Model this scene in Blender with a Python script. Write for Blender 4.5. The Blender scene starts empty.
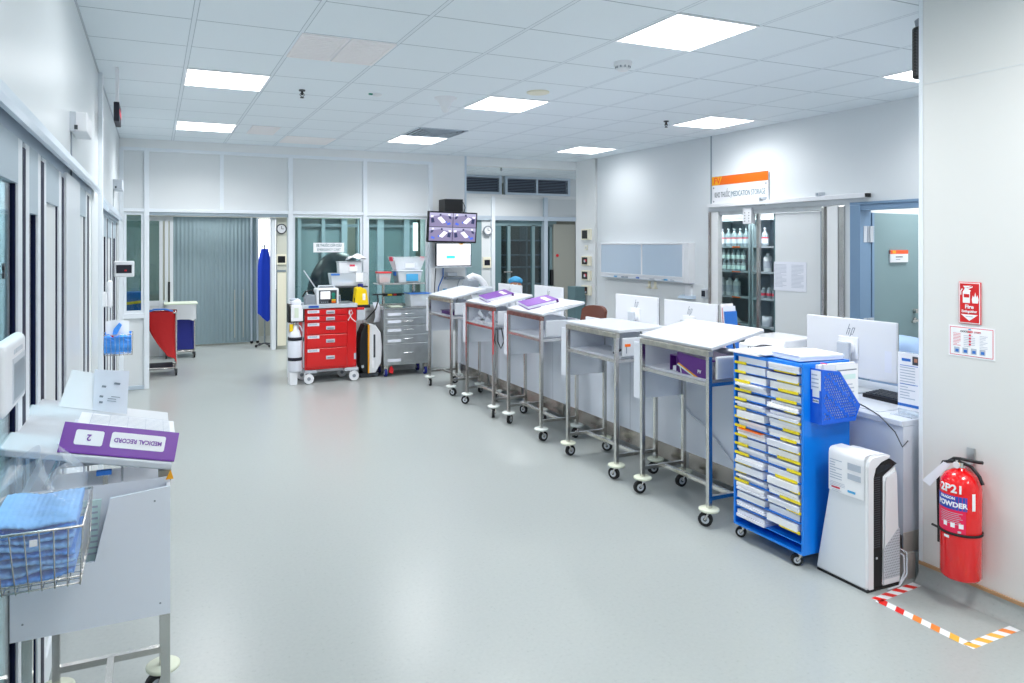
import bpy, bmesh, math, random
from mathutils import Vector, Matrix, Euler
R = math.radians
random.seed(7)
scene = bpy.context.scene
COL = scene.collection

# ------------------------------------------------------------------ materials
def lin(h):
    h = h.lstrip('#')
    out = []
    for k in (0, 2, 4):
        c = int(h[k:k+2], 16) / 255
        out.append(c / 12.92 if c <= 0.04045 else ((c + 0.055) / 1.055) ** 2.4)
    return (*out, 1.0)

def mat(name, col, rough=0.5, metal=0.0, spec=0.5, emit=None, estr=0.0, bump=0.0, bscale=40.0, var=0.0, vscale=8.0, coat=0.0, trans=0.0, aniso=None):
    m = bpy.data.materials.new(name)
    m.use_nodes = True
    nt = m.node_tree
    b = nt.nodes['Principled BSDF']
    c = lin(col)
    b.inputs['Base Color'].default_value = c
    b.inputs['Roughness'].default_value = rough
    b.inputs['Metallic'].default_value = metal
    b.inputs['Specular IOR Level'].default_value = spec
    b.inputs['Coat Weight'].default_value = coat
    b.inputs['Transmission Weight'].default_value = trans
    if emit:
        b.inputs['Emission Color'].default_value = lin(emit)
        b.inputs['Emission Strength'].default_value = estr
    if bump or var:
        tc = nt.nodes.new('ShaderNodeTexCoord')
        if var:
            n = nt.nodes.new('ShaderNodeTexNoise'); n.inputs['Scale'].default_value = vscale; n.inputs['Detail'].default_value = 4
            nt.links.new(tc.outputs['Object'], n.inputs['Vector'])
            mr = nt.nodes.new('ShaderNodeMapRange')
            mr.inputs['From Min'].default_value = 0.3; mr.inputs['From Max'].default_value = 0.7
            mr.inputs['To Min'].default_value = 1 - var; mr.inputs['To Max'].default_value = 1 + var
            nt.links.new(n.outputs['Fac'], mr.inputs['Value'])
            mx = nt.nodes.new('ShaderNodeVectorMath'); mx.operation = 'SCALE'
            mx.inputs[0].default_value = c[:3]
            nt.links.new(mr.outputs['Result'], mx.inputs['Scale'])
            nt.links.new(mx.outputs['Vector'], b.inputs['Base Color'])
        if bump:
            n2 = nt.nodes.new('ShaderNodeTexNoise'); n2.inputs['Scale'].default_value = bscale; n2.inputs['Detail'].default_value = 3
            nt.links.new(tc.outputs['Object'], n2.inputs['Vector'])
            bp = nt.nodes.new('ShaderNodeBump'); bp.inputs['Strength'].default_value = bump; bp.inputs['Distance'].default_value = 0.01
            nt.links.new(n2.outputs['Fac'], bp.inputs['Height'])
            nt.links.new(bp.outputs['Normal'], b.inputs['Normal'])
    return m

def glass(name, tint, gloss=0.12, rough=0.02):
    m = bpy.data.materials.new(name); m.use_nodes = True
    nt = m.node_tree; nt.nodes.clear()
    o = nt.nodes.new('ShaderNodeOutputMaterial')
    t = nt.nodes.new('ShaderNodeBsdfTransparent'); t.inputs['Color'].default_value = lin(tint)
    g = nt.nodes.new('ShaderNodeBsdfGlossy'); g.inputs['Roughness'].default_value = rough
    lw = nt.nodes.new('ShaderNodeLayerWeight'); lw.inputs['Blend'].default_value = 0.5
    pw = nt.nodes.new('ShaderNodeMath'); pw.operation = 'POWER'; pw.inputs[1].default_value = 5.0
    nt.links.new(lw.outputs['Facing'], pw.inputs[0])
    ad = nt.nodes.new('ShaderNodeMath'); ad.operation = 'MULTIPLY_ADD'; ad.inputs[1].default_value = 0.7; ad.inputs[2].default_value = gloss; ad.use_clamp = True
    nt.links.new(pw.outputs[0], ad.inputs[0])
    mx = nt.nodes.new('ShaderNodeMixShader')
    nt.links.new(ad.outputs[0], mx.inputs['Fac']); nt.links.new(t.outputs[0], mx.inputs[1]); nt.links.new(g.outputs[0], mx.inputs[2])
    nt.links.new(mx.outputs[0], o.inputs['Surface'])
    return m

def plastic_film(name, tint, amount=0.35, rough=0.12):
    """clear or milky plastic: mostly see-through, with some diffuse and gloss"""
    m = bpy.data.materials.new(name); m.use_nodes = True
    nt = m.node_tree; b = nt.nodes['Principled BSDF']
    b.inputs['Base Color'].default_value = lin(tint); b.inputs['Roughness'].default_value = rough
    b.inputs['Alpha'].default_value = amount
    b.inputs['Specular IOR Level'].default_value = 0.8
    return m

M = {}
M['panel']   = mat('wall_panel', 'E9EBEC', 0.42, spec=0.35)
M['panel2']  = mat('wall_panel_grey', 'DDE1E3', 0.45, spec=0.35)
M['rwall']   = mat('right_wall_panel', 'DEE3E6', 0.45, spec=0.3)
M['lwall']   = mat('left_wall_panel', 'D9DFE2', 0.35, spec=0.4)
M['stubwall']= mat('wall_cream_white', 'DEDFDD', 0.5, spec=0.3, bump=0.02, bscale=120)
M['alu']     = mat('white_aluminium', 'E6ECF2', 0.28, spec=0.6)
M['alus']    = mat('silver_aluminium', 'C9D6E2', 0.3, metal=0.35)
M['head']    = mat('grey_door_head', 'B2C1CC', 0.4)
M['alud']    = mat('grey_aluminium', '98A6B0', 0.35, metal=0.4)
M['rubber']  = mat('dark_blue_gasket', '0B1236', 0.5, spec=0.2)
M['blk']     = mat('black_plastic', '0B0C10', 0.4)
M['blkrub']  = mat('black_rubber', '17181B', 0.7)
M['dkgrey']  = mat('dark_grey_plastic', '3A3F46', 0.5)
M['midgrey'] = mat('mid_grey_plastic', '8A929B', 0.5)
M['ltgrey']  = mat('light_grey_plastic', 'C4CAD2', 0.45)
M['white']   = mat('white_plastic', 'E6E8EC', 0.35)
M['white_g'] = mat('white_gloss', 'F4F5F8', 0.2, coat=0.3)
M['board']   = mat('white_laminate', 'CACED4', 0.35, spec=0.5)
M['lam']     = mat('bluegrey_laminate', 'E3E7F0', 0.4, spec=0.45, var=0.02, vscale=3)
M['lam2']    = mat('counter_laminate', 'CED4DF', 0.35, spec=0.45, var=0.02, vscale=3)
M['edge']    = mat('worn_steel_edge', 'A8A79F', 0.4, metal=0.7, var=0.2, vscale=30)
M['edgered'] = mat('steel_edge_red_reflection', '8C6660', 0.3, metal=0.8, var=0.3, vscale=20)  # red reflection mixed into the steel colour
M['steel']   = mat('stainless_steel', 'CFCDC9', 0.22, metal=1.0, var=0.06, vscale=14)
M['steelb']  = mat('brushed_steel', 'D3D7D9', 0.34, metal=1.0, var=0.08, vscale=9)
M['steelend']= mat('satin_steel_end', 'C9C5C0', 0.45, metal=0.35)
M['steeld']  = mat('kick_steel', 'B5AEA8', 0.25, metal=1.0, var=0.15, vscale=5)
M['chrome']  = mat('chrome', 'E3E3E3', 0.1, metal=1.0)
M['wire']    = mat('chrome_wire', 'D5D3D0', 0.25, metal=0.8)
M['disc']    = mat('cream_bumper', 'DEE3CF', 0.5)
M['discg']   = mat('pale_bumper', 'E2E8E4', 0.5)
M['paper']   = mat('paper', 'F5F5F8', 0.7, spec=0.2)
M['paper2']  = mat('paper_bluish', 'E6E9F3', 0.7, spec=0.2)
M['sheet']   = mat('form_sheet', 'F0F2F6', 0.6, spec=0.2)
M['purple']  = mat('purple_binder', '7B3FA6', 0.35)
M['purpled'] = mat('deep_purple_binder', '5B1D82', 0.35)
M['purplei'] = mat('dark_purple_binder', '46206B', 0.4)
M['red']     = mat('red_enamel', 'D3060B', 0.3, coat=0.3)
M['redb']    = mat('red_bag', 'B50206', 0.6, bump=0.25, bscale=18)
M['redp']    = mat('red_plastic', 'D8202A', 0.4)
M['extred']  = mat('extinguisher_red', 'EC0812', 0.22, coat=0.5)
M['blue']    = mat('bright_blue_paint', '0B82EC', 0.32, coat=0.2)
M['bluem']   = mat('blue_basket_plastic', '0F62DC', 0.38)
M['cover']   = mat('dark_slate_cover', '2B3643', 0.35)
M['navy']    = mat('navy_fabric', '14207E', 0.6)
M['navyb']   = mat('navy_black', '0C1024', 0.6)
M['gown']    = mat('blue_gown_cloth', '1240C8', 0.8, bump=0.3, bscale=12)
M['yellow']  = mat('yellow_label', 'F7E11A', 0.45)
M['yellowp'] = mat('yellow_plastic', 'F5D000', 0.35)
M['amber']   = mat('amber_stripe', 'F5A80C', 0.4)
M['orange']  = mat('orange_print', 'EE6A00', 0.4)
M['orange2'] = mat('orange_red_print', 'EE5A1E', 0.4)
M['ink']     = mat('black_ink', '1B1E26', 0.6)
M['inkg']    = mat('grey_ink', '7E8794', 0.6)
M['inkd']    = mat('dark_teal_ink', '1F3A44', 0.6)
M['inkb']    = mat('teal_ink', '45717D', 0.6)
M['inkl']    = mat('pale_ink', 'B9C1CE', 0.6)
M['inkr']    = mat('red_ink', 'D84058', 0.6)
M['inkbl']   = mat('blue_ink', '2A6FC4', 0.5)
M['cap']     = mat('light_blue_cap_fabric', '86C0F8', 0.8, bump=0.5, bscale=60, var=0.12, vscale=25)
M['cap2']    = mat('mid_blue_cap_fabric', '4A9CF2', 0.8, bump=0.5, bscale=60, var=0.12, vscale=25)
M['capteal'] = mat('teal_blue_cap', '4FA9DB', 0.8, bump=0.4, bscale=40)
M['scrub']   = mat('pale_blue_cloth', 'A9C6EC', 0.85, bump=0.2, bscale=20)
M['skin']    = mat('skin', 'B97F60', 0.55)
M['hair']    = mat('dark_hair', '1A1412', 0.6)
M['brown']   = mat('brown_leather', '7A4A3C', 0.45)
M['teal']    = mat('grey_teal_door', '7D979C', 0.4)
M['teald']   = mat('grey_teal_dark', '5E7C82', 0.45)
M['curt']    = mat('grey_curtain', '93A8B0', 0.6)
M['framebl'] = mat('steel_blue_frame', '7D9AB8', 0.35, metal=0.2)
M['cream']   = mat('cream_panel', 'CBCCC0', 0.5)
M['creamp']  = mat('cream_plastic', 'EDE8D3', 0.45)
M['wb']      = mat('whiteboard_blue_grey', 'B9CADB', 0.15, coat=0.3)
M['strip']   = mat('brown_strip', 'B4906B', 0.5)
M['lid']     = mat('pale_lid', 'DCE6D4', 0.5)
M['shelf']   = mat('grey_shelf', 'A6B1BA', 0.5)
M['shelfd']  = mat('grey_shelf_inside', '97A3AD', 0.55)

M['bottlew'] = mat('white_bottle', 'D3DADE', 0.3)
M['glass']   = glass('window_glass', 'D3E4E2', 0.04)
M['glassd']  = glass('door_glass', 'C6DBDE', 0.06)
M['bottle']  = plastic_film('clear_bottle', 'C3D3DC', 0.5, 0.06)
M['frost']   = glass('clear_glass', 'E6F0EE', 0.04)
M['film']    = plastic_film('clear_film', 'F4F8FC', 0.2, 0.1)
M['tub']     = plastic_film('clear_tub', 'F2F7FC', 0.55, 0.2)
M['acry']    = plastic_film('acrylic', 'E6F2FA', 0.3, 0.05)
M['bagw']    = plastic_film('white_liner', 'EAEEF2', 0.85, 0.4)
M['led']     = mat('light_panel', 'FFFFFF', 0.5, emit='FAFCFF', estr=3.2)
M['ledframe']= mat('light_frame', 'F2F4F8', 0.4)
M['scr']     = mat('screen_white', '202020', 0.3, emit='F4F7FF', estr=0.9)
M['scr_cy']  = mat('screen_cyan', '202020', 0.3, emit='3CC8E8', estr=0.9)
M['scr_lg']  = mat('screen_lilac', '202020', 0.3, emit='D2D6E8', estr=0.9)
M['cc_floor']= mat('screen_mauve', '101010', 0.3, emit='837C9E', estr=0.75)
M['cc_wall'] = mat('screen_violet', '101010', 0.3, emit='ABA9C8', estr=0.75)
M['cc_bed']  = mat('screen_bed', '101010', 0.3, emit='E6E6FF', estr=0.95)
M['cc_dark'] = mat('screen_dark', '101010', 0.3, emit='2C3560', estr=0.6)
M['cc_blue'] = mat('screen_blue', '101010', 0.3, emit='3D62D8', estr=0.8)
M['window_glow'] = mat('far_window', 'FFFFFF', 0.5, emit='F6FAFF', estr=1.4)
M['green']   = mat('green_button', '0F7F6A', 0.4)
M['tape_r']  = mat('tape_red', 'E2231A', 0.4)
M['tape_w']  = mat('tape_white', 'EDF0F2', 0.4)
M['tape_o']  = mat('tape_orange', 'F08A3C', 0.4)
M['tape_y']  = mat('tape_amber', 'F5B84A', 0.4)
M['blind']   = mat('louvre_slats', '6F7B8C', 0.5)
M['beige']   = mat('beige_grey_panel', 'A9A99F', 0.5)
M['olive']   = mat('olive_grey_wall', '6E6F64', 0.6)
M['mint']    = mat('mint_sheet', 'D5EDEB', 0.6)

def floor_material():
    m = bpy.data.materials.new('vinyl_floor'); m.use_nodes = True
    nt = m.node_tree; b = nt.nodes['Principled BSDF']
    tc = nt.nodes.new('ShaderNodeTexCoord')
    n = nt.nodes.new('ShaderNodeTexNoise'); n.inputs['Scale'].default_value = 55; n.inputs['Detail'].default_value = 5; n.inputs['Roughness'].default_value = 0.7
    nt.links.new(tc.outputs['Object'], n.inputs['Vector'])
    r = nt.nodes.new('ShaderNodeValToRGB')
    e = r.color_ramp.elements
    e[0].position = 0.27; e[0].color = lin('949B98')
    e[1].position = 0.40; e[1].color = lin('A5ABAA')
    x = r.color_ramp.elements.new(0.7); x.color = lin('AAB0AE')
    nt.links.new(n.outputs['Fac'], r.inputs['Fac'])
    n2 = nt.nodes.new('ShaderNodeTexNoise'); n2.inputs['Scale'].default_value = 1.1; n2.inputs['Detail'].default_value = 3
    nt.links.new(tc.outputs['Object'], n2.inputs['Vector'])
    mr = nt.nodes.new('ShaderNodeMapRange'); mr.inputs['To Min'].default_value = 0.27; mr.inputs['To Max'].default_value = 0.29
    nt.links.new(n2.outputs['Fac'], mr.inputs['Value']); nt.links.new(mr.outputs['Result'], b.inputs['Roughness'])
    nt.links.new(r.outputs['Color'], b.inputs['Base Color'])
    b.inputs['Specular IOR Level'].default_value = 0.5
    return m
M['floor'] = floor_material()

def ceiling_material(x0, y0):
    """0.6 m lay-in tiles: broad pale bars along Y, hairline joints along X"""
    m = bpy.data.materials.new('ceiling_tiles'); m.use_nodes = True
    nt = m.node_tree; b = nt.nodes['Principled BSDF']
    tc = nt.nodes.new('ShaderNodeTexCoord'); sp = nt.nodes.new('ShaderNodeSeparateXYZ')
    nt.links.new(tc.outputs['Object'], sp.inputs[0])
    def mth(op, a, bb=None, c=None):
        n = nt.nodes.new('ShaderNodeMath'); n.operation = op
        for k, v in enumerate((a, bb, c)):
            if v is None: continue
            if isinstance(v, (int, float)): n.inputs[k].default_value = v
            else: nt.links.new(v, n.inputs[k])
        return n.outputs[0]
    def dist(sock, o):
        w = mth('WRAP', mth('SUBTRACT', sock, o), 0.3, -0.3)
        return mth('ABSOLUTE', w)
    dx = dist(sp.outputs['X'], x0); dy = dist(sp.outputs['Y'], y0)
    barx = mth('LESS_THAN', dx, 0.011)
    edgex = mth('MULTIPLY', mth('LESS_THAN', dx, 0.0150), mth('GREATER_THAN', dx, 0.011))
    edgey = mth('LESS_THAN', dy, 0.0045)
    n = nt.nodes.new('ShaderNodeTexNoise'); n.inputs['Scale'].default_value = 90
    nt.links.new(tc.outputs['Object'], n.inputs['Vector'])
    def mix(f, a, bcol):
        x = nt.nodes.new('ShaderNodeMix'); x.data_type = 'RGBA'
        nt.links.new(f, x.inputs['Factor'])
        for s, v in ((x.inputs['A'], a), (x.inputs['B'], bcol)):
            if isinstance(v, tuple): s.default_value = v
            else: nt.links.new(v, s)
        return x.outputs['Result']
    base = mix(n.outputs['Fac'], lin('E8F0F6'), lin('ECF4F9'))
    c = mix(edgey, base, lin('A9B5BD'))
    c = mix(edgex, c, lin('B3BFC7'))
    c = mix(barx, c, lin('E6EEF4'))
    nt.links.new(c, b.inputs['Base Color'])
    b.inputs['Roughness'].default_value = 0.7; b.inputs['Specular IOR Level'].default_value = 0.2
    return m

def ribbed(name, col, scale):
    m = mat(name, col, 0.6)
    nt = m.node_tree; b = nt.nodes['Principled BSDF']
    tc = nt.nodes.new('ShaderNodeTexCoord'); w = nt.nodes.new('ShaderNodeTexWave')
    w.inputs['Scale'].default_value = scale; w.bands_direction = 'X'
    nt.links.new(tc.outputs['Object'], w.inputs['Vector'])
    bp = nt.nodes.new('ShaderNodeBump'); bp.inputs['Strength'].default_value = 0.5; bp.inputs['Distance'].default_value = 0.01
    nt.links.new(w.outputs['Fac'], bp.inputs['Height']); nt.links.new(bp.outputs['Normal'], b.inputs['Normal'])
    return m

# ------------------------------------------------------------------ mesh builder
class B:
    def __init__(s): s.v = []; s.f = []; s.mi = []; s.sm = []; s.mats = []
    def _m(s, m):
        if isinstance(m, str): m = M[m]
        if m not in s.mats: s.mats.append(m)
        return s.mats.index(m)
    def add(s, verts, faces, m, smooth=False):
        o = len(s.v); k = s._m(m)
        s.v += [tuple(v) for v in verts]
        for f in faces:
            s.f.append([o + i for i in f]); s.mi.append(k); s.sm.append(smooth)
        return s
    def bm(s, bm, m, smooth=False, mtx=None):
        bm.verts.index_update()
        vs = [(mtx @ v.co if mtx else v.co.copy()) for v in bm.verts]
        s.add(vs, [[v.index for v in f.verts] for f in bm.faces], m, smooth); bm.free(); return s
    def box(s, x0, y0, z0, x1, y1, z1, m, bev=0.0, seg=2, mtx=None):
        x0, x1 = min(x0, x1), max(x0, x1); y0, y1 = min(y0, y1), max(y0, y1); z0, z1 = min(z0, z1), max(z0, z1)
        vs = [(x0,y0,z0),(x1,y0,z0),(x1,y1,z0),(x0,y1,z0),(x0,y0,z1),(x1,y0,z1),(x1,y1,z1),(x0,y1,z1)]
        fs = [(0,3,2,1),(4,5,6,7),(0,1,5,4),(1,2,6,5),(2,3,7,6),(3,0,4,7)]
        if bev <= 0:
            if mtx: vs = [mtx @ Vector(v) for v in vs]
            return s.add(vs, fs, m)
        bm = bmesh.new(); bv = [bm.verts.new(v) for v in vs]
        for f in fs: bm.faces.new([bv[i] for i in f])
        bmesh.ops.bevel(bm, geom=bm.edges[:], offset=bev, segments=seg, affect='EDGES', profile=0.5, clamp_overlap=True)
        return s.bm(bm, m, False, mtx)
    def prism(s, poly, a, b, m, axis='z', bev=0.0, seg=2, smooth=False, mtx=None):
        """poly: (u,v) list. z -> (x,y); y -> (x,z); x -> (y,z), extruded a..b along axis"""
        def P(u, v, w):
            return {'z': (u, v, w), 'y': (u, w, v), 'x': (w, u, v)}[axis]
        bm = bmesh.new()
        lo = [bm.verts.new(P(u, v, a)) for u, v in poly]; hi = [bm.verts.new(P(u, v, b)) for u, v in poly]
        n = len(poly)
        bm.faces.new(lo[::-1]); bm.faces.new(hi)
        for i in range(n): bm.faces.new([lo[i], lo[(i+1) % n], hi[(i+1) % n], hi[i]])
        bmesh.ops.recalc_face_normals(bm, faces=bm.faces[:])
        if bev > 0:
            cap = [e for e in bm.edges if (e.verts[0] in lo and e.verts[1] in lo) or (e.verts[0] in hi and e.verts[1] in hi)]
            bmesh.ops.bevel(bm, geom=cap, offset=bev, segments=seg, affect='EDGES', profile=0.5, clamp_overlap=True)
        return s.bm(bm, m, smooth, mtx)
    def cyl(s, p0, p1, r, m, n=14, r1=None, smooth=True):
        return s.tube([p0, p1], r, m, n, radii=[r, r if r1 is None else r1])
    def tube(s, pts, r, m, n=8, closed=False, radii=None):
        pts = [Vector(p) for p in pts]; N = len(pts); rings = []
        up = None
        for i, p in enumerate(pts):
            if closed: t = pts[(i+1) % N] - pts[i-1]
            elif i == 0: t = pts[1] - pts[0]
            elif i == N-1: t = pts[-1] - pts[-2]
            else: t = (pts[i+1] - pts[i]).normalized() + (pts[i] - pts[i-1]).normalized()
            if t.length < 1e-9: t = Vector((0,0,1))
            t.normalize()
            if up is None:
                up = Vector((0,0,1)) if abs(t.z) < 0.9 else Vector((1,0,0))
            a = t.cross(up)
            if a.length < 1e-6: a = t.cross(Vector((0,1,0)))
            a.normalize(); bb = a.cross(t).normalized(); up = bb
            rr = radii[i] if radii else r
            rings.append([p + (a*math.cos(2*math.pi*k/n) + bb*math.sin(2*math.pi*k/n))*rr for k in range(n)])
        vs = [v for ring in rings for v in ring]; fs = []
        for i in range(N if closed else N-1):
            j = (i+1) % N
            for k in range(n): fs.append((i*n+k, i*n+(k+1) % n, j*n+(k+1) % n, j*n+k))
        s.add(vs, fs, m, True)
        if not closed:
            s.add(rings[0], [tuple(range(n))[::-1]], m); s.add(rings[-1], [tuple(range(n))], m)
        return s
    def sq(s, p0, p1, w, m, w2=None):
        """square tube between two points along an axis or free"""
        p0 = Vector(p0); p1 = Vector(p1); d = p1 - p0; L = d.length
        q = d.to_track_quat('Z', 'Y').to_matrix().to_4x4(); q.translation = p0
        w2 = w if w2 is None else w2
        return s.box(-w/2, -w2/2, 0, w/2, w2/2, L, m, mtx=q)
    def lathe(s, prof, m, c=(0,0,0), n=24, axis='z', smooth=True):
        vs = []; fs = []; P = len(prof)
        for k in range(n):
            a = 2*math.pi*k/n
            for r, z in prof:
                x, y = r*math.cos(a), r*math.sin(a)
                q = {'z': (x, y, z), 'x': (z, x, y), 'y': (x, -z, y)}[axis]
                vs.append((c[0]+q[0], c[1]+q[1], c[2]+q[2]))
        for k in range(n):
            j = (k+1) % n
            for i in range(P-1): fs.append((k*P+i, j*P+i, j*P+i+1, k*P+i+1))
        return s.add(vs, fs, m, smooth)
    def ball(s, c, r, m, n=14, sc=(1,1,1)):
        bm = bmesh.new(); bmesh.ops.create_uvsphere(bm, u_segments=n, v_segments=max(6, n//2+2), radius=r)
        for v in bm.verts: v.co = Vector((v.co.x*sc[0]+c[0], v.co.y*sc[1]+c[1], v.co.z*sc[2]+c[2]))
        return s.bm(bm, m, True)
    def surf(s, fn, nu, nv, m, closed_u=False, smooth=True):
        vs = [fn(i/(nu if closed_u else nu-1) if nu > 1 else 0, j/(nv-1)) for i in range(nu) for j in range(nv)]
        fs = []
        for i in range(nu if closed_u else nu-1):
            a = i; b = (i+1) % nu
            for j in range(nv-1): fs.append((a*nv+j, b*nv+j, b*nv+j+1, a*nv+j+1))
        return s.add(vs, fs, m, smooth)
    def quad(s, a, b, c, d, m): return s.add([a,b,c,d], [(0,1,2,3)], m)
    def build(s, name, parent=None, loc=None, rot=None):
        me = bpy.data.meshes.new(name); me.from_pydata(s.v, [], s.f)
        for m in s.mats: me.materials.append(m)
        me.polygons.foreach_set('material_index', s.mi); me.polygons.foreach_set('use_smooth', s.sm)
        me.update()
        bm = bmesh.new(); bm.from_mesh(me); bmesh.ops.recalc_face_normals(bm, faces=bm.faces[:]); bm.to_mesh(me); bm.free()
        o = bpy.data.objects.new(name, me); COL.objects.link(o)
        if parent: o.parent = parent
        if loc: o.location = loc
        if rot: o.rotation_euler = rot
        return o

def tag(o, label=None, cat=None, group=None, kind=None):
    if label: o['label'] = label
    if cat: o['category'] = cat
    if group: o['group'] = group
    if kind: o['kind'] = kind
    return o
def thing(name, label, cat, loc=(0,0,0), rz=0.0, group=None, rot=None):
    o = bpy.data.objects.new(name, None); COL.objects.link(o); o.empty_display_size = 0.05
    o.location = loc; o.rotation_euler = rot if rot else (0,0,rz)
    return tag(o, label, cat, group)
def struct(name, b):
    return tag(b.build(name), kind='structure')
def copy_tree(o, parent=None):
    c = o.copy(); COL.objects.link(c)
    if parent: c.parent = parent
    for ch in list(o.children): copy_tree(ch, c)
    return c

FACE_X = (R(90), 0, R(-90))   # lettering on a face that looks towards -X
FACE_Y = (R(90), 0, 0)        # lettering on a face that looks towards -Y
def text(name, s, size, m, parent, loc, rot=FACE_Y, align='CENTER', bold=0.0, xs=1.0, ext=0.0006, fit=None):
    cu = bpy.data.curves.new(name, 'FONT'); cu.body = s; cu.size = size; cu.align_x = align; cu.align_y = 'CENTER'
    cu.extrude = ext; cu.offset = bold; cu.resolution_u = 3
    o = bpy.data.objects.new(name, cu); COL.objects.link(o)
    dg = bpy.context.evaluated_depsgraph_get(); dg.update()
    me = bpy.data.meshes.new_from_object(o.evaluated_get(dg))
    bpy.data.objects.remove(o); bpy.data.curves.remove(cu)
    if fit:
        xx = [v.co.x for v in me.vertices]; xs = fit/(max(xx)-min(xx))
    for v in me.vertices: v.co.x *= xs
    me.materials.clear(); me.materials.append(M[m])
    o = bpy.data.objects.new(name, me); COL.objects.link(o)
    o.parent = parent; o.location = loc; o.rotation_euler = rot
    return o
def lines(b, n, org, du, dv, w, h, m, seed=1, fill=0.9):
    """n short printed lines: org corner, du unit along text, dv unit downwards, on a w x h field"""
    rnd = random.Random(seed); org = Vector(org); du = Vector(du); dv = Vector(dv)
    nn = du.cross(dv).normalized() * 0.0
    for i in range(n):
        t = h * (i + 0.3) / n; hh = h / n * 0.32
        L = w * (fill if rnd.random() < 0.7 else fill * rnd.uniform(0.4, 0.9))
        a = org + dv*t
        b.quad(a, a + du*L, a + du*L + dv*hh, a + dv*hh, m)

# ------------------------------------------------------------------ room
H = 3.0
LX, RX, BY, SX, SY = -0.375, 5.96, 9.5, 3.625, 2.478
GX, GY = 0.207, 4.937           # one crossing of the ceiling grid

b = B(); b.box(-3, -4, -0.05, 9, 14.2, 0, 'floor'); struct('floor', b)
M['ceil'] = ceiling_material(GX, GY)
b = B(); b.box(-3, -4, H, 9, 14.2, H+0.05, 'ceil'); struct('ceiling', b)

# wall_right_near: the wall block by the camera, with cove, strip and corner bead
b = B(); b.box(SX, -4, 0, SX+2.6, SY, H, 'stubwall')
b.box(SX-0.002, -4, 2.557, SX+0.002, SY, 2.5605, 'panel2'); struct('wall_right_near', b)
b = B()
b.surf(lambda u, v: (SX-0.055+0.05*math.sin(v*math.pi/2), -4+u*(SY+4), 0.001+0.088*(1-math.cos(v*math.pi/2))), 2, 8, 'floor')
struct('baseboard_right', b)
b = B(); b.box(SX-0.012, -4, 0.088, SX, SY, 0.104, 'strip'); struct('trim_1', b)
b = B(); b.box(SX-0.004, SY-0.016, 0.0, SX+0.03, SY+0.004, H, 'alu'); struct('trim_2', b)
# wall behind the camera
b = B(); b.box(-3, -4.1, 0, 9, -4, H, 'panel'); struct('wall_front', b)

# right wall with the store and door openings
SO0, SO1 = 4.80, 6.57      # medicine store opening (Y)
DO0, DO1 = 3.88, 4.70      # door opening (Y)
b = B()
T = 0.12
b.box(RX, SY-1, 0, RX+T, DO0, H, 'rwall'); b.box(RX, DO0, 2.12, RX+T, DO1, H, 'rwall')
b.box(RX, DO1, 0, RX+T, SO0, H, 'rwall'); b.box(RX, SO0, 2.11, RX+T, SO1, H, 'rwall')
b.box(RX, SO1, 0, RX+T, 8.95, H, 'rwall')
b.box(RX-0.02, 8.98, 0, RX+T, BY, H, 'panel')
b.box(RX-0.006, 6.572, 2.2, RX, 6.59, H, 'alud')
struct('wall_right', b)
b = B(); b.box(RX-0.004, 6.7, 0.0, RX, 8.75, 1.26, 'panel2'); struct('trim_3', b)

# back wall: header, panels, pier
b = B()
b.box(-0.375, BY, 2.86, 4.1, BY+0.1, H, 'panel')
b.box(-0.36, BY+0.02, 2.15, 3.56, BY+0.08, 2.86, 'panel2')
b.box(3.56, BY, 0, 4.1, BY+0.1, 2.86, 'panel')
b.box(-0.36, BY+0.02, 0.04, -0.07, BY+0.08, 0.87, 'panel2')
b.box(1.66, BY+0.02, 0.0, 3.56, BY+0.08, 0.86, 'panel2')
b.box(4.1, BY, 2.875, RX, BY+0.14, H, 'panel')
struct('wall_back', b)
n = 4
def trim(bb):
    global n
    o = struct('trim_%d' % n, bb); n += 1; return o
for x in (-0.36, -0.08, 1.62, 2.61, 3.555):
    b = B(); b.box(x-0.028, BY-0.017, 0, x+0.028, BY+0.093, 2.88, 'alu', 0.003); trim(b)
b = B(); b.box(0.755, BY-0.009, 2.15, 0.80, BY+0.086, 2.86, 'alu', 0.003); trim(b)
b = B(); b.box(-0.36, BY-0.012, 2.855, 3.58, BY+0.09, 2.895, 'alu', 0.003); trim(b)
b = B(); b.box(-0.36, BY-0.014, 2.125, 3.58, BY+0.09, 2.165, 'alu', 0.003); trim(b)
b = B(); b.box(-0.06, BY-0.0, 2.085, 1.60, BY+0.08, 2.125, 'alud', 0.003); trim(b)
b = B(); b.box(4.075, BY-0.006, 0, 4.105, BY+0.12, H, 'alus', 0.003); trim(b)
b = B(); b.box(-0.34, BY-0.012, 0.85, -0.1, BY+0.09, 0.91, 'alu', 0.003); trim(b)
b = B(); b.box(-0.34, BY-0.012, 0.0, -0.1, BY+0.09, 0.045, 'alus', 0.003); trim(b)
b = B(); b.box(1.66, BY-0.006, 0.84, 3.54, BY+0.08, 0.885, 'alu', 0.003); trim(b)
def window(k, x0, x1, z0, z1, y=BY+0.045, g='glass'):
    b = B(); b.box(x0, y-0.004, z0, x1, y+0.004, z1, g)
    o = tag(b.build('window_%d' % k), kind='structure')
    f = B(); w = 0.03
    for a in ((x0, z0, x0+w, z1), (x1-w, z0, x1, z1), (x0+w, z1-w, x1-w, z1), (x0+w, z0, x1-w, z0+w)):
        f.box(a[0], y-0.03, a[1], a[2], y+0.03, a[3], 'alu')
    f.build('window_frame', o)
window(1, -0.33, -0.11, 0.91, 2.12)
window(2, 1.65, 2.58, 0.885, 2.12)
window(3, 2.64, 3.52, 0.885, 2.12)

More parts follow.
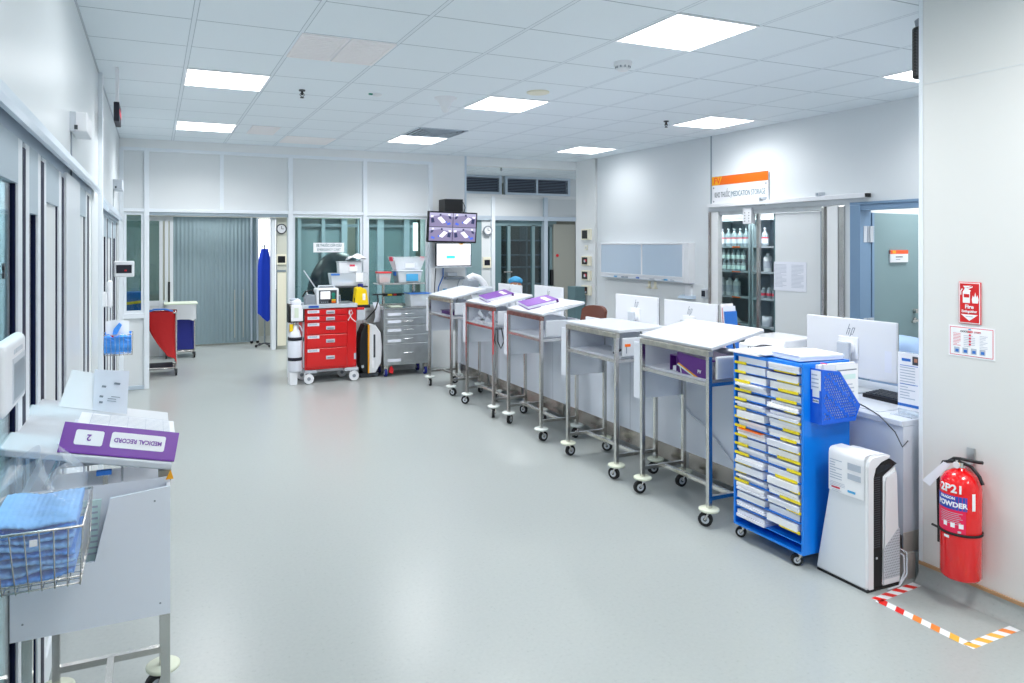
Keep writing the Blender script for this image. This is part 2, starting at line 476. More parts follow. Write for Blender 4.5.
# left wall: upper panels, track cover, sliding doors, jambs
b = B()
b.box(LX-0.12, -4, 2.17, LX, BY, H, 'lwall')
b.box(LX-0.12, -4, 0, LX, 1.2, 2.17, 'lwall')
b.box(LX-0.12, 5.35, 0, LX, 6.5, 2.17, 'lwall')
b.box(LX-0.12, 6.5, 2.05, LX, BY, 2.17, 'lwall')
struct('wall_left', b)
b = B(); b.prism([(LX, 2.12), (LX+0.03, 2.075), (LX+0.045, 2.075), (LX+0.045, 2.10), (LX, 2.18)], -4, 5.55, 'alus', 'y'); trim(b)
b = B(); b.box(LX, 5.94, 0, LX+0.03, 6.02, H, 'alu', 0.003); trim(b)
b = B(); b.prism([(LX, 2.03), (LX+0.03, 2.0), (LX+0.04, 2.0), (LX+0.04, 2.03), (LX, 2.12)], 6.5, 9.3, 'alus', 'y'); trim(b)
b = B(); b.box(LX-0.012, -4, H-0.010, LX+0.009, BY, H, 'ltgrey'); trim(b)
b = B(); b.box(LX-0.02, -4, 0.0, LX, 1.2, 0.1, 'strip'); struct('baseboard_left', b)

dn = 1
def slide_door(y0, y1, x, top, glassy=True, st=0.075, head=0.16, knob=False, gasket=True, fill=None):
    """a sliding leaf: aluminium stiles and head round a pane, dark gaskets at its edges"""
    global dn
    b = B()
    b.box(x-0.018, y0, 0.02, x+0.018, y0+st, top, 'alu', 0.002)
    b.box(x-0.018, y1-st, 0.02, x+0.018, y1, top, 'alu', 0.002)
    b.box(x-0.018, y0+st, top-head, x+0.018, y1-st, top, 'head', 0.002)
    b.box(x-0.018, y0+st, 0.02, x+0.018, y1-st, 0.14, 'alu', 0.002)
    o = tag(b.build('door_%d' % dn), kind='structure'); dn += 1
    g = B()
    if glassy: g.box(x-0.004, y0+st+0.012, 0.14, x+0.004, y1-st-0.012, top-head, 'glassd')
    else: g.box(x-0.006, y0+st+0.012, 0.14, x+0.006, y1-st-0.012, top-head, fill or 'panel2')
    g.build('door_pane', o)
    if gasket:
        k = B()
        for yy in (y0+st, y1-st-0.012): k.box(x-0.007, yy, 0.14, x+0.011, yy+0.012, top-head, 'rubber')
        k.box(x-0.016, y1, 0.02, x+0.0185, y1+(0.06 if y1 < 3 else 0.08 if y1 < 4 else 0.12), top-0.02, 'rubber')
        k.build('door_gasket', o)
    if knob:
        k = B()
        for z in (1.650, 1.674): k.cyl((x+0.004, y1-0.24, z), (x+0.010, y1-0.24, z), 0.010, 'dkgrey', 16)
        k.cyl((x+0.004, y1-0.24, 1.662), (x+0.008, y1-0.24, 1.662), 0.004, 'dkgrey', 12)
        k.build('door_knob', o)
    return o
slide_door(1.2, 2.62, LX-0.018, 2.06, True, knob=True, head=0.14)
slide_door(2.69, 3.02, LX-0.018, 2.06, True, st=0.07, head=0.22)
slide_door(3.10, 3.70, LX-0.022, 2.06, False, st=0.10, head=0.16)
slide_door(4.45, 5.03, LX-0.02, 2.06, False, st=0.10, head=0.16)
b = B(); b.box(LX-0.08, 3.78, 0, LX+0.01, 4.42, 2.07, 'alu', 0.004); trim(b)
b = B(); b.box(LX-0.10, 5.09, 0, LX-0.005, 5.4, 2.07, 'panel'); trim(b)
b = B(); b.box(LX-0.09, 1.2, 2.06, LX-0.001, 5.4, 2.18, 'alus'); trim(b)
slide_door(6.55, 7.05, LX-0.02, 1.98, True, st=0.09, head=0.18)
slide_door(7.12, 8.15, LX-0.03, 1.98, False, st=0.14, head=0.18)
slide_door(8.25, 8.95, LX-0.03, 1.98, True, st=0.1, head=0.18)
b = B(); b.box(LX-0.1, 9.02, 0, LX-0.002, BY, 2.06, 'panel2'); trim(b)
b = B(); b.box(LX-0.09, 6.5, 1.98, LX-0.001, 9.05, 2.06, 'alus'); trim(b)
# rooms behind the left doors
b = B(); b.box(-3, -4, 0, -2.9, 14, H, 'panel'); b.box(-2.9, 5.6, 0, LX-0.12, 5.7, H, 'panel'); struct('wall_west', b)
b = B(); b.box(-1.3, 0.4, 0.0, -1.25, 5.5, 2.9, 'lam2'); struct('wall_room', b)

# corridor behind the back wall
b = B(); b.box(-3, 14.1, 0, 9, 14.2, H, 'cream'); struct('wall_corridor', b)
b = B()
b.box(1.86, 12.2, 0, 2.02, 12.3, 2.2, 'cream'); b.box(1.74, 12.2, 2.2, 4.6, 12.3, H, 'panel2')
b.box(2.02, 12.2, 0, 2.2, 12.3, 2.2, 'teal')
b.box(2.2, 12.24, 0, 2.95, 12.28, 2.2, 'curt'); b.box(3.2, 12.24, 0, 4.3, 12.28, 2.2, 'teal')
b.box(4.3, BY+0.62, 0, 4.35, 12.0, H, 'panel2')
struct('wall_corridor_side', b)
for x, w in ((1.80, 0.035), (2.22, 0.03), (2.62, 0.03), (2.98, 0.05), (3.25, 0.04), (3.62, 0.06), (4.1, 0.05)):
    b = B(); b.box(x-w, 12.15, 0, x+w, 12.31, 2.2, 'alu' if x < 2 else 'alus', 0.003); trim(b)
b = B(); b.box(2.2, 12.17, 2.03, 4.3, 12.31, 2.08, 'alud', 0.003); trim(b)
b = B(); b.box(-0.6, 12.1, 2.17, 4.5, 12.2, 2.26, 'cream'); trim(b)
b = B(); b.box(-0.6, 12.2, 2.2, 1.74, 12.3, H, 'panel2'); struct('wall_corridor_head', b)
b = B(); b.box(1.70, 13.8, 0.9, 2.1, 13.82, 2.2, 'window_glow'); tag(b.build('window_8'), kind='structure')
b = B(); b.box(4.2, 12.10, 1.62, 4.29, 12.11, 2.12, 'window_glow'); tag(b.build('window_9'), kind='structure')
# glazed cabinet-like sliding leaf at the left of the corridor
slide_door2 = B()
for x in (-0.42, 0.10, 0.18, 0.25): slide_door2.box(x-0.025, 12.2, 0.0, x+0.025, 12.26, 2.2, 'alu', 0.002)
slide_door2.box(-0.42, 12.207, 2.1, 0.25, 12.253, 2.19, 'alu'); slide_door2.box(-0.42, 12.207, 0.78, 0.25, 12.253, 0.86, 'alu')
slide_door2.box(-0.42, 12.21, 0, 0.25, 12.25, 0.78, 'panel2')
o = tag(slide_door2.build('door_%d' % dn), kind='structure'); dn += 1
b = B(); b.box(-0.395, 12.225, 0.86, 0.075, 12.235, 2.1, 'glassd'); b.build('door_pane', o)
b = B(); b.box(0.10, 12.27, 0.9, 0.12, 12.29, 2.1, 'blk'); b.box(0.20, 12.19, 0.8, 0.23, 12.2, 1.15, 'blk'); b.build('door_handle', o)

# recessed front right of the pier: louvre windows, mullions, sliding glass doors
Y2 = 12.0
b = B()
b.box(4.4, Y2, 2.6, 8.2, Y2+0.1, 2.66, 'panel'); b.box(4.4, Y2+0.02, 2.24, 8.2, Y2+0.08, 2.6, 'panel2'); b.box(7.3, Y2+0.01, 2.6, 8.2, Y2+0.1, H, 'panel2')
b.box(5.0, Y2+1.4, 0, 9, Y2+1.5, H, 'olive'); b.box(7.02, Y2+0.03, 0, 7.5, Y2+0.09, 2.12, 'beige'); b.cyl((7.1, Y2+0.02, 1.52), (7.1, Y2+0.03, 1.52), 0.03, 'redp')
b.box(7.55, Y2, 0, 8.2, Y2+0.1, 2.2, 'panel2')
b.box(4.6, Y2+0.03, 0.0, 5.5, Y2+0.09, 2.2, 'teal'); b.box(5.5, Y2+0.03, 0.0, 5.7, Y2+0.09, 2.2, 'panel2')
for z in (0.9, 1.25, 1.5, 1.8): b.box(6.0, Y2+1.1, z, 8.0, Y2+1.4, z+0.03, 'midgrey')
for x in (6.3, 7.0, 7.6): b.box(x, Y2+1.1, 0, x+0.03, Y2+1.4, 2.1, 'midgrey')
struct('wall_recess', b)
for k, (x0, x1) in enumerate(((4.9, 5.89), (5.96, 7.36))):
    f = B(); w = 0.05
    for a in ((x0, 2.66, x0+w, 3.0), (x1-w, 2.66, x1, 3.0), (x0+w, 2.96, x1-w, 3.0), (x0+w, 2.66, x1-w, 2.70)):
        f.box(a[0], Y2-0.02, a[1], a[2], Y2+0.06, a[3], 'alus')
    if k: f.box(6.62, Y2-0.01, 2.7, 6.66, Y2+0.05, 2.96, 'alus')
    o = tag(f.build('window_%d' % (4+k)), kind='structure')
    s = B()
    for j in range(9): s.box(x0+w, Y2+0.0, 2.705+0.029*j, x1-w, Y2+0.035, 2.718+0.029*j, 'blind')
    s.box(x0+w, Y2+0.05, 2.7, x1-w, Y2+0.055, 2.96, 'navyb')
    s.build('louvre', o)
b = B(); b.box(5.68, Y2-0.03, 0, 5.75, Y2+0.1, 2.62, 'alu', 0.003); trim(b)
b = B(); b.box(6.78, Y2-0.03, 0, 6.86, Y2+0.1, 2.62, 'alus', 0.003); trim(b)
b = B(); b.box(4.4, Y2-0.02, 2.18, 7.55, Y2+0.095, 2.26, 'alus', 0.003); trim(b)
slide = B()
slide.box(5.76, Y2+0.07, 0, 5.92, Y2+0.11, 2.08, 'teald')
for x in (6.08, 6.6, 6.98): slide.box(x-0.03, Y2+0.06, 0, x+0.03, Y2+0.12, 2.1, 'teal')
slide.box(5.76, Y2+0.06, 2.08, 7.1, Y2+0.12, 2.18, 'teal')
o = tag(slide.build('door_%d' % dn), kind='structure'); dn += 1
b = B(); b.box(5.9, Y2+0.085, 0, 6.95, Y2+0.095, 2.08, 'glassd'); b.build('door_pane', o)
b = B(); b.tube([(5.95, Y2+0.02, 1.22), (6.12, Y2+0.02, 1.22)], 0.012, 'wire', 8); b.build('door_handle', o)
b = B(); b.box(6.95, Y2+0.0, 0.95, 7.0, Y2+0.06, 1.25, 'blk'); b.build('door_handle', o)
b = B(); b.box(5.95, 12.9, 1.85, 6.1, 12.91, 2.1, 'window_glow'); tag(b.build('window_10'), kind='structure')

# steel-blue frame and ajar leaf of the right-hand door
b = B()
b.box(RX-0.02, DO1-0.07, 0, RX+T+0.01, DO1+0.035, 2.10, 'framebl', 0.004)
b.box(RX-0.02, DO0-0.035, 0, RX+T+0.01, DO0+0.07, 2.10, 'framebl', 0.004)
b.box(RX-0.021, DO0-0.036, 2.101, RX+T+0.011, DO1+0.036, 2.125, 'framebl', 0.003); b.box(RX-0.01, DO0+0.07, 2.05, RX+T, DO1-0.07, 2.10, 'framebl')
fr = tag(b.build('door_%d' % dn), kind='structure'); dn += 1
leaf_root = bpy.data.objects.new('door_leaf', None); 
LW = 0.74
b = B(); b.box(0, -LW, 0.01, 0.045, 0, 2.03, 'teal', 0.003); b.box(-0.001, -0.03, 0.01, 0.046, 0.002, 2.03, 'framebl')
leaf = b.build('door_leaf', fr, loc=(RX+0.14, DO1-0.075, 0), rot=(0, 0, R(95)))
b = B(); b.box(-0.016, -0.54, 1.565, 0, -0.255, 1.68, 'white'); b.box(-0.017, -0.54, 1.645, -0.001, -0.255, 1.681, 'orange2')
b.box(-0.0172, -0.34, 1.65, -0.0162, -0.29, 1.677, 'amber'); b.box(-0.0172, -0.45, 1.612, -0.016, -0.34, 1.62, 'ink'); b.box(-0.0172, -0.41, 1.59, -0.016, -0.34, 1.595, 'inkg')
b.build('door_sign', leaf)
b = B(); b.tube([(-0.05, -0.66, 1.0), (-0.055, -0.60, 1.0), (-0.06, -0.53, 0.995)], 0.011, 'steel', 8); b.cyl((-0.05, -0.665, 1.0), (0, -0.665, 1.0), 0.013, 'steel'); b.cyl((-0.012, -0.665, 1.0), (0, -0.665, 1.0), 0.026, 'steel'); b.cyl((-0.03, -0.665, 1.09), (0, -0.665, 1.09), 0.022, 'steel')
b.build('door_handle', leaf)
b = B()
for z in (1.83, 0.98, 0.3):
    for xo in (0.03, 0.085): b.box(RX+xo, DO1-0.074, z-0.075, RX+xo+0.045, DO1-0.0695, z+0.075, 'ltgrey')
    b.box(RX+0.10, DO1-0.085, z-0.075, RX+0.145, DO1-0.070, z+0.075, 'ltgrey', 0.002); b.cyl((RX+0.145, DO1-0.077, z-0.075), (RX+0.145, DO1-0.077, z+0.075), 0.010, 'alus', 10)
b.build('door_hinge', fr)
# small room behind that door, and the store room behind the wall
b = B(); b.box(RX+1.6, 2, 0, RX+1.7, 8.9, H, 'panel2'); b.box(RX+T, 4.74, 0, RX+1.6, 4.79, H, 'panel'); b.box(RX+T, 6.95, 0, RX+1.6, 7.0, H, 'panel'); b.box(RX+T, 2.0, 0, RX+1.6, 2.1, H, 'panel'); struct('wall_store', b)

# medicine store: jambs, rail, sliding panel
b = B(); b.box(RX-0.015, 6.46, 0, RX+0.05, 6.57, 2.11, 'panel', 0.003); trim(b)
b = B(); b.box(RX-0.03, 6.572, 0, RX+0.0, 6.60, 2.11, 'steeld', 0.003); trim(b)
b = B(); b.box(RX-0.015, 4.80, 0, RX+T+0.02, 4.86, 2.10, 'steel', 0.004); trim(b)
b = B(); b.box(RX-0.012, 4.87, 0, RX+0.06, 4.99, 2.10, 'panel', 0.003); trim(b)
b = B(); b.box(RX-0.018, 5.02, 0, RX+0.05, 5.05, 2.10, 'steel', 0.003); trim(b)
b = B(); b.box(RX-0.06, 4.535, 2.16, RX-0.002, 6.58, 2.205, 'white', 0.004); b.box(RX-0.061, 4.53, 2.165, RX-0.004, 4.548, 2.20, 'blk'); trim(b)
b = B(); b.box(RX+0.0, 5.05, 2.07, RX+T, 6.57, 2.115, 'steelb'); trim(b)
b = B(); b.box(RX+0.02, 5.09, 0.05, RX+0.05, 5.66, 2.06, 'panel2', 0.002)
o = tag(b.build('door_%d' % dn), kind='structure'); dn += 1
b = B(); b.box(RX+0.018, 5.06, 0.05, RX+0.052, 5.09, 2.06, 'alud'); b.box(RX+0.018, 5.655, 0.05, RX+0.052, 5.67, 2.06, 'teald'); b.build('door_edge', o)
b = B(); b.box(RX+0.045, 5.90, 0.05, RX+0.075, 5.94, 2.08, 'steel', 0.003)
o = tag(b.build('door_%d' % dn), kind='structure'); dn += 1
b = B(); b.box(RX+0.058, 5.94, 0.05, RX+0.064, 6.45, 2.06, 'frost'); b.build('door_pane', o)
b = B(); b.box(RX-0.03, 5.94, 1.96, RX+0.03, 6.06, 2.13, 'white', 0.003)
for z in (1.99, 2.02, 2.05, 2.08): b.cyl((RX-0.032, 5.97, z), (RX-0.03, 5.97, z), 0.006, 'dkgrey', 8); b.cyl((RX-0.032, 6.03, z), (RX-0.03, 6.03, z), 0.006, 'dkgrey', 8)
b.build('door_bracket', o)

# ------------------------------------------------------------------ ceiling fittings
def cell(i, j): return (GX+0.6*i+0.3, GY+0.6*j+0.3)
LBL = {(0,1): 'square ceiling light panel nearest the left wall, in front of the hanging sign',
       (0,5): 'small-looking square ceiling light panel near the left end of the far wall',
       (4,-3): 'big bright square ceiling light panel beside the smoke detector',
       (4,1): 'square ceiling light panel next to the round cream speaker disc',
       (4,5): 'square ceiling light panel behind the dark slatted air diffuser',
       (8,1): 'square ceiling light panel beside a sprinkler, close to the right wall',
       (8,5): 'square ceiling light panel farthest away at the white pier corner',
       (8,-3): 'square ceiling light panel partly hidden by the black wall speaker'}
proto = None
for (i, j), lb in LBL.items():
    x, y = cell(i, j)
    if proto is None:
        t = thing('ceiling_light', lb, 'ceiling light', (x, y, H), group='square ceiling light panels')
        b = B(); w = 0.296
        for a in ((-w,-w,w,-w+.012), (-w,w-.012,w,w), (-w,-w+.012,-w+.012,w-.012), (w-.012,-w+.012,w,w-.012)):
            b.box(a[0], a[1], -0.008, a[2], a[3], 0.004, 'ledframe')
        b.build('frame', t)
        b = B(); b.box(-w+.012, -w+.012, -0.005, w-.012, w-.012, 0.002, 'led'); b.build('diffuser', t)
        proto = t
    else:
        c = copy_tree(proto); c.location = (x, y, H); c['label'] = lb
# the row of panels carries on behind the camera: lamps only there
def lamp(name, x, y, e, s=0.55, z=H-0.012, col=(1, 1, 1), spread=148):
    l = bpy.data.lights.new(name, 'AREA'); l.shape = 'SQUARE'; l.size = s; l.energy = e; l.color = col; l.spread = R(spread)
    o = bpy.data.objects.new(name, l); COL.objects.link(o); o.location = (x, y, z); return o
for (i, j) in LBL:
    x, y = cell(i, j); lamp('panel_lamp', x, y, (3 if j == 5 else 6) if i == 8 else 13)
for (i, j) in ((0,-3), (0,-7), (4,-7), (0,-11), (4,-11)):
    x, y = cell(i, j); lamp('ceiling_lamp', x, y, 7 if i == 0 else 22, spread=176)
for x, y, e in ((0.8, 11.0, 15), (3.2, 10.9, 32), (5.6, 10.8, 22), (0.9, 12.7, 9), (3.0, 13.2, 10), (6.6, 12.7, 3), (-1.2, 12.9, 8)): lamp('corridor_fill', x, y, e)  # unseen lamps added to brighten the corridor and the recess
o = lamp('store_fill', 6.11, 6.2, 15.0, 0.12, 2.3, spread=180); o.data.shape = 'RECTANGLE'; o.data.size = 0.12; o.data.size_y = 1.2; o.rotation_euler = (0, R(-65), 0); lamp('office_lamp', 6.8, 4.0, 16, 0.5)  # the one in the store is added, unseen, to brighten its shelves
lamp('room_fill', -0.85, 2.6, 22, 0.5); lamp('room_fill', -0.9, 4.5, 24, 0.5); lamp('room_fill', -1.4, 7.5, 10, 0.5)  # added lamps, out of view, that lighten the rooms behind the left doors

def grille(name, lb, i, j, half, m, cat='air grille', slats=14, grp=None):
    x, y = cell(i, j)
    wx = 0.145 if half is not None else 0.29
    cx = x + (half*0.15 if half is not None else 0)
    t = thing(name, lb, cat, (cx, y, H), group=grp)
    b = B(); w = 0.018
    b.box(-wx, -0.29, -0.008, wx, -0.29+w, 0.003, m); b.box(-wx, 0.29-w, -0.008, wx, 0.29, 0.003, m)
    b.box(-wx, -0.29+w, -0.008, -wx+w, 0.29-w, 0.003, m); b.box(wx-w, -0.29+w, -0.008, wx, 0.29-w, 0.003, m); b.build('frame', t)
    b = B()
    for k in range(slats):
        yy = -0.29+w+(0.58-2*w)*(k+0.5)/slats
        b.box(-wx+w, yy-0.013, -0.006, wx-w, yy+0.013, -0.001, m)
    b.box(-wx+w, -0.27, -0.0012, wx-w, 0.27, 0.002, m); b.build('slats', t)
M['pinkw'] = mat('warm_white_grille', 'F4F1F2', 0.5)
grille('air_grille', 'white slatted ceiling grille, left one of the side-by-side pair', 1, -1, -1, 'pinkw')
grille('air_grille', 'white slatted ceiling grille, right one of the side-by-side pair', 1, -1, 1, 'pinkw')
grille('air_grille', 'pale slatted ceiling grille in the far ceiling left of the flat access panel', 1, 5, 0, 'pinkw')
# flat access panel and far diffuser
x, y = cell(2, 6); b = B(); b.box(x-0.29, y-0.29, H-0.006, x+0.29, y+0.29, H+0.001, 'pinkw', 0.002)
tag(b.build('access_panel'), 'flat white ceiling access panel near the far wall', 'panel')
x, y = cell(4, 4)
t = thing('air_diffuser', 'square four-way ceiling air diffuser with dark slots beside a light panel', 'air diffuser', (x, y, H))
b = B()
for k, w in enumerate((0.29, 0.24, 0.19, 0.14, 0.09)):
    for a in ((-w,-w,w,-w+.014), (-w,w-.014,w,w), (-w,-w,-w+.014,w), (w-.014,-w,w,w)):
        b.box(a[0], a[1], -0.01-0.004*k, a[2], a[3], -0.002, 'alus')
b.build('vanes', t); b = B(); b.box(-0.28, -0.28, -0.0015, 0.28, 0.28, 0.001, 'blk'); b.build('backing', t)

def ceil_round(name, lb, cat, x, y, prof, m, extra=None):
    b = B(); b.lathe([(r, H+z) for r, z in prof], m, (x, y, 0), 28)
    if extra: extra(b, x, y)
    return tag(b.build(name), lb, cat)
ceil_round('smoke_detector', 'round white stepped smoke detector near the biggest light panel', 'smoke detector', 2.976, 4.152,
    [(0.062,0.001), (0.062,-0.022), (0.05,-0.03), (0.046,-0.032), (0.046,-0.045), (0.05,-0.047), (0.034,-0.062), (0,-0.064)], 'white',
    lambda b, x, y: [b.box(x+0.047*math.cos(a)-0.004, y+0.047*math.sin(a)-0.004, H-0.045, x+0.047*math.cos(a)+0.004, y+0.047*math.sin(a)+0.004, H-0.03, 'midgrey') for a in [k*math.pi/5 for k in range(10)]])
ceil_round('dome_antenna', 'white trumpet-shaped ceiling antenna in the middle of the ceiling', 'antenna', 2.30, 5.78,
    [(0.10,0.0), (0.10,-0.006), (0.075,-0.02), (0.055,-0.045), (0.045,-0.075), (0.034,-0.105), (0.018,-0.125), (0,-0.13)], 'white')
ceil_round('speaker_disc', 'flat round cream ceiling disc next to a light panel', 'disc', 2.917, 5.254,
    [(0.095,0.001), (0.095,-0.008), (0.08,-0.014), (0,-0.015)], 'creamp')
ceil_round('ceiling_sensor', 'tiny white ceiling sensor between the grilles and the antenna', 'sensor', 1.717, 5.869,
    [(0.04,0.001), (0.04,-0.012), (0.02,-0.02), (0,-0.021)], 'white', lambda b, x, y: b.box(x-0.07, y-0.01, H-0.012, x-0.04, y+0.01, H, 'green'))
def sprinkler(lb, x, y):
    b = B(); b.cyl((x,y,H), (x,y,H-0.012), 0.035, 'dkgrey', 16); b.cyl((x,y,H-0.012), (x,y,H-0.05), 0.012, 'blk', 10)
    b.tube([(x-.015,y,H-.03), (x-.024,y,H-.05), (x,y,H-.072)], 0.004, 'blk', 6); b.tube([(x+.015,y,H-.03), (x+.024,y,H-.05), (x,y,H-.072)], 0.004, 'blk', 6)
    b.cyl((x,y,H-.072), (x,y,H-.078), 0.022, 'blk', 12); b.v = [(x+(q[0]-x)*0.75, y+(q[1]-y)*0.75, H+(q[2]-H)*0.85) for q in b.v]; tag(b.build('sprinkler'), lb, 'sprinkler', 'ceiling sprinklers')
sprinkler('dark ceiling sprinkler left of the small sensor, below the paired grilles', 1.11, 5.96)
sprinkler('dark ceiling sprinkler in front of a light panel near the right wall', 4.805, 5.96)
sprinkler('dark sprinkler under the recessed ceiling above the louvre windows', 5.2, 10.6)

# hanging exit-style sign at the left
t = thing('hanging_sign', 'thin dark sign box hanging edge-on from the ceiling by the left wall', 'sign', (-0.24, 5.62, 2.60))
b = B(); b.box(-0.011, 0.1, 0.13, 0.011, 0.13, 0.40, 'white', 0.003); b.build('rod', t)
b = B(); b.box(-0.018, 0, -0.0, 0.018, 0.30, 0.135, 'navyb', 0.004); b.build('sign_body', t)
b = B(); b.box(0.0185, 0.02, 0.05, 0.020, 0.28, 0.09, 'inkr'); b.build('sign_face', t)
# black speaker at the near right corner
t = thing('wall_speaker', 'black slim loudspeaker high on the corner of the cream wall', 'speaker', (SX+0.0, SY+0.004, 2.60))
b = B(); b.prism([(0.0, 0.0), (0.0, 0.03), (0.008, 0.044), (0.03, 0.052), (0.12, 0.052), (0.14, 0.03), (0.14, 0.0)], 0.0, 0.27, 'blk', 'z', 0.012); b.build('cabinet', t)
b = B(); b.surf(lambda u, v: (-0.001+0.01*u*u, 0.006+0.036*u, 0.02+0.23*v), 8, 2, 'dkgrey')
for k in range(14): b.box(-0.003, 0.008, 0.03+0.016*k, 0.0, 0.036, 0.034+0.016*k, 'blk')
b.build('speaker_grille', t)
b = B(); b.tube([(0.03,0.02,0.26), (0.03,0.03,0.30), (0.03,0.0,0.31)], 0.016, 'midgrey', 8); b.build('bracket', t)
# door operator boxes on the left wall
def opbox(lb, y0, y1, z0, z1, d, m):
    t = thing('door_sensor', lb, 'sensor box', (LX, y0, z0), group='sensor boxes on the left wall')
    b = B(); b.box(0, 0, 0, d, y1-y0, z1-z0, m, 0.006); b.build('casing', t)
    b = B(); b.box(-0.0, -0.012, 0.002, d*0.35, 0.0, z1-z0-0.002, 'ltgrey'); b.box(0.02, -0.013, 0.008, 0.035, -0.011, 0.03, 'dkgrey'); b.build('side_plate', t)
    b = B(); b.box(0, 0.03, -0.22, 0.006, 0.05, 0.0, 'midgrey'); b.build('cable_duct', t)
opbox('large white sensor box high on the left wall above the near sliding door', 4.0, 4.3, 2.288, 2.385, 0.075, 'white')
opbox('small grey sensor box farther along the left wall beside the far corner', 8.0, 8.35, 2.285, 2.385, 0.085, 'ltgrey')

# ------------------------------------------------------------------ far wall fittings
t = thing('touch_keypad', 'white touch panel with dark screen on the left corner partition', 'touch panel', (-0.375, 8.2, 1.40))
b = B(); b.box(0, 0, 0, 0.19, 0.03, 0.165, 'white', 0.012); b.box(0.0, 0.03, 0.06, 0.02, 0.06, 0.10, 'ltgrey'); b.build('casing', t)
b = B(); b.box(0.022, -0.002, 0.04, 0.165, 0.004, 0.125, 'navyb'); b.box(0.10, -0.003, 0.06, 0.12, -0.001, 0.075, 'redp'); b.build('screen', t)
b = B(); b.box(LX, 6.25, 1.25, LX+0.04, 6.42, 1.36, 'white', 0.006); b.box(LX+0.04, 6.3, 1.24, LX+0.075, 6.40, 1.45, 'white', 0.01)
tag(b.build('wall_switch'), 'white push switch plate standing off the left wall before the touch panel', 'switch')

def clock(lb, x, y, z, m, grp='round wall clocks'):
    t = thing('wall_clock', lb, 'clock', (x, y, z), group=grp)
    b = B(); b.lathe([(0.085,0), (0.085,0.03), (0.07,0.034), (0.068,0.02), (0,0.02)], m, (0,0,0), 28, 'y'); b.build('clock_case', t)
    b = B(); b.lathe([(0.068,0.022), (0,0.022)], 'white', (0,0,0), 24, 'y'); b.build('dial', t)
    b = B(); b.box(-0.004,-0.028,0,0.004,-0.024,0.045,'ink'); b.box(0,-0.028,-0.004,0.035,-0.024,0.004,'ink'); b.build('hands', t)
clock('round dark-rimmed wall clock on the cream strip right of the grey curtain', 1.93, 12.19, 1.99, 'dkgrey')
clock('round pale clock behind the glass right of the wall television', 5.60, 11.99, 1.99, 'midgrey')
t = thing('door_panel_unit', 'wall keypad with dark screen below the clock by the curtain', 'keypad', (1.93, 12.2, 1.40))
b = B(); b.box(-0.08, -0.03, 0, 0.08, 0, 0.17, 'creamp', 0.006); b.build('casing', t)
b = B(); b.box(-0.06, -0.033, 0.03, 0.06, -0.028, 0.14, 'blk'); b.build('screen', t)
t = thing('door_panel_unit', 'wall keypad with dark screen under the pale clock behind glass', 'keypad', (5.60, 12.03, 1.3))
b = B(); b.box(-0.08, -0.03, 0, 0.08, 0, 0.2, 'creamp', 0.006); b.build('casing', t)
b = B(); b.box(-0.055, -0.033, 0.05, 0.055, -0.028, 0.15, 'navyb'); b.build('screen', t)
b = B(); b.box(1.86, 12.17, 0.06, 2.0, 12.2, 1.3, 'creamp', 0.004); b.box(1.855, 12.16, 1.28, 2.0, 12.2, 1.31, 'alud'); b.box(1.85, 12.165, 0.06, 1.86, 12.2, 1.3, 'alud')
tag(b.build('service_cover'), 'tall narrow cream cover below the keypad by the curtain', 'cover')

# grey slatted curtain closing the corridor
b = B()
def cur(u, v): return (0.25+1.40*u, 13.1+0.004*math.sin(u*2*math.pi*22)+0.002*math.sin(u*40), 0.03+2.17*v)
b.surf(cur, 241, 2, 'curt'); b.surf(lambda u, v: (cur(u, v)[0], cur(u, v)[1]+0.006, cur(u, v)[2]), 241, 2, 'curt')
t = thing('folding_curtain', 'wide grey pleated curtain closing the corridor beyond the opening', 'curtain', (0, 0, 0))
b.build('curtain_cloth', t)
b = B(); b.box(-0.2, 13.05, 2.2, 2.2, 13.15, 2.26, 'alus'); b.build('rail', t)
b = B()
for x in (1.28, 1.42): b.box(x-0.006, 13.06, 0.12, x+0.006, 13.075, 0.95, 'cream')
b.build('gap_light', t)  # light through the curtain gaps, painted as pale strips
b = B(); 
for x in (1.56, 1.66): b.cyl((x, 13.06, 0.04), (x, 13.06, 2.2), 0.018, 'alus', 10); b.ball((x, 13.06, 0.03), 0.028, 'blk', 10)
b.build('end_post', t)
# blue gown on a stand
t = thing('gown_stand', 'slim coat stand at the right edge of the grey curtain', 'stand', (1.72, 12.62, 0))
b = B(); b.cyl((0,0,0.05), (0,0,1.72), 0.013, 'alud', 10); b.build('pole', t)
b = B()
for k in range(4):
    a = k*math.pi/2+0.4; b.tube([(0,0,0.06), (0.16*math.cos(a), 0.16*math.sin(a), 0.03)], 0.012, 'dkgrey', 8); b.ball((0.16*math.cos(a), 0.16*math.sin(a), 0.025), 0.024, 'blk', 10)
b.build('base', t)
b = B(); b.tube([(-0.07,0,1.68), (0,0,1.72), (0.07,0,1.68)], 0.009, 'alud', 8); b.build('hook', t)
b = B()
def gownf(u, v):
    a = 2*math.pi*u; w = 0.05+0.06*math.sin(min(1, (1-v)*3)*math.pi/2)+0.01*math.sin(6*a)
    zb = 0.42+0.2*abs(math.sin(a*0.5+0.6))
    return (1.72+w*math.cos(a), 12.62+0.06*math.sin(a)*(1+0.2*math.sin(5*a)), zb+(1.66-zb)*v)
b.surf(gownf, 40, 12, 'gown', True); tag(b.build('blue_gown'), 'bright blue gown hanging on the stand beside the curtain', 'gown')

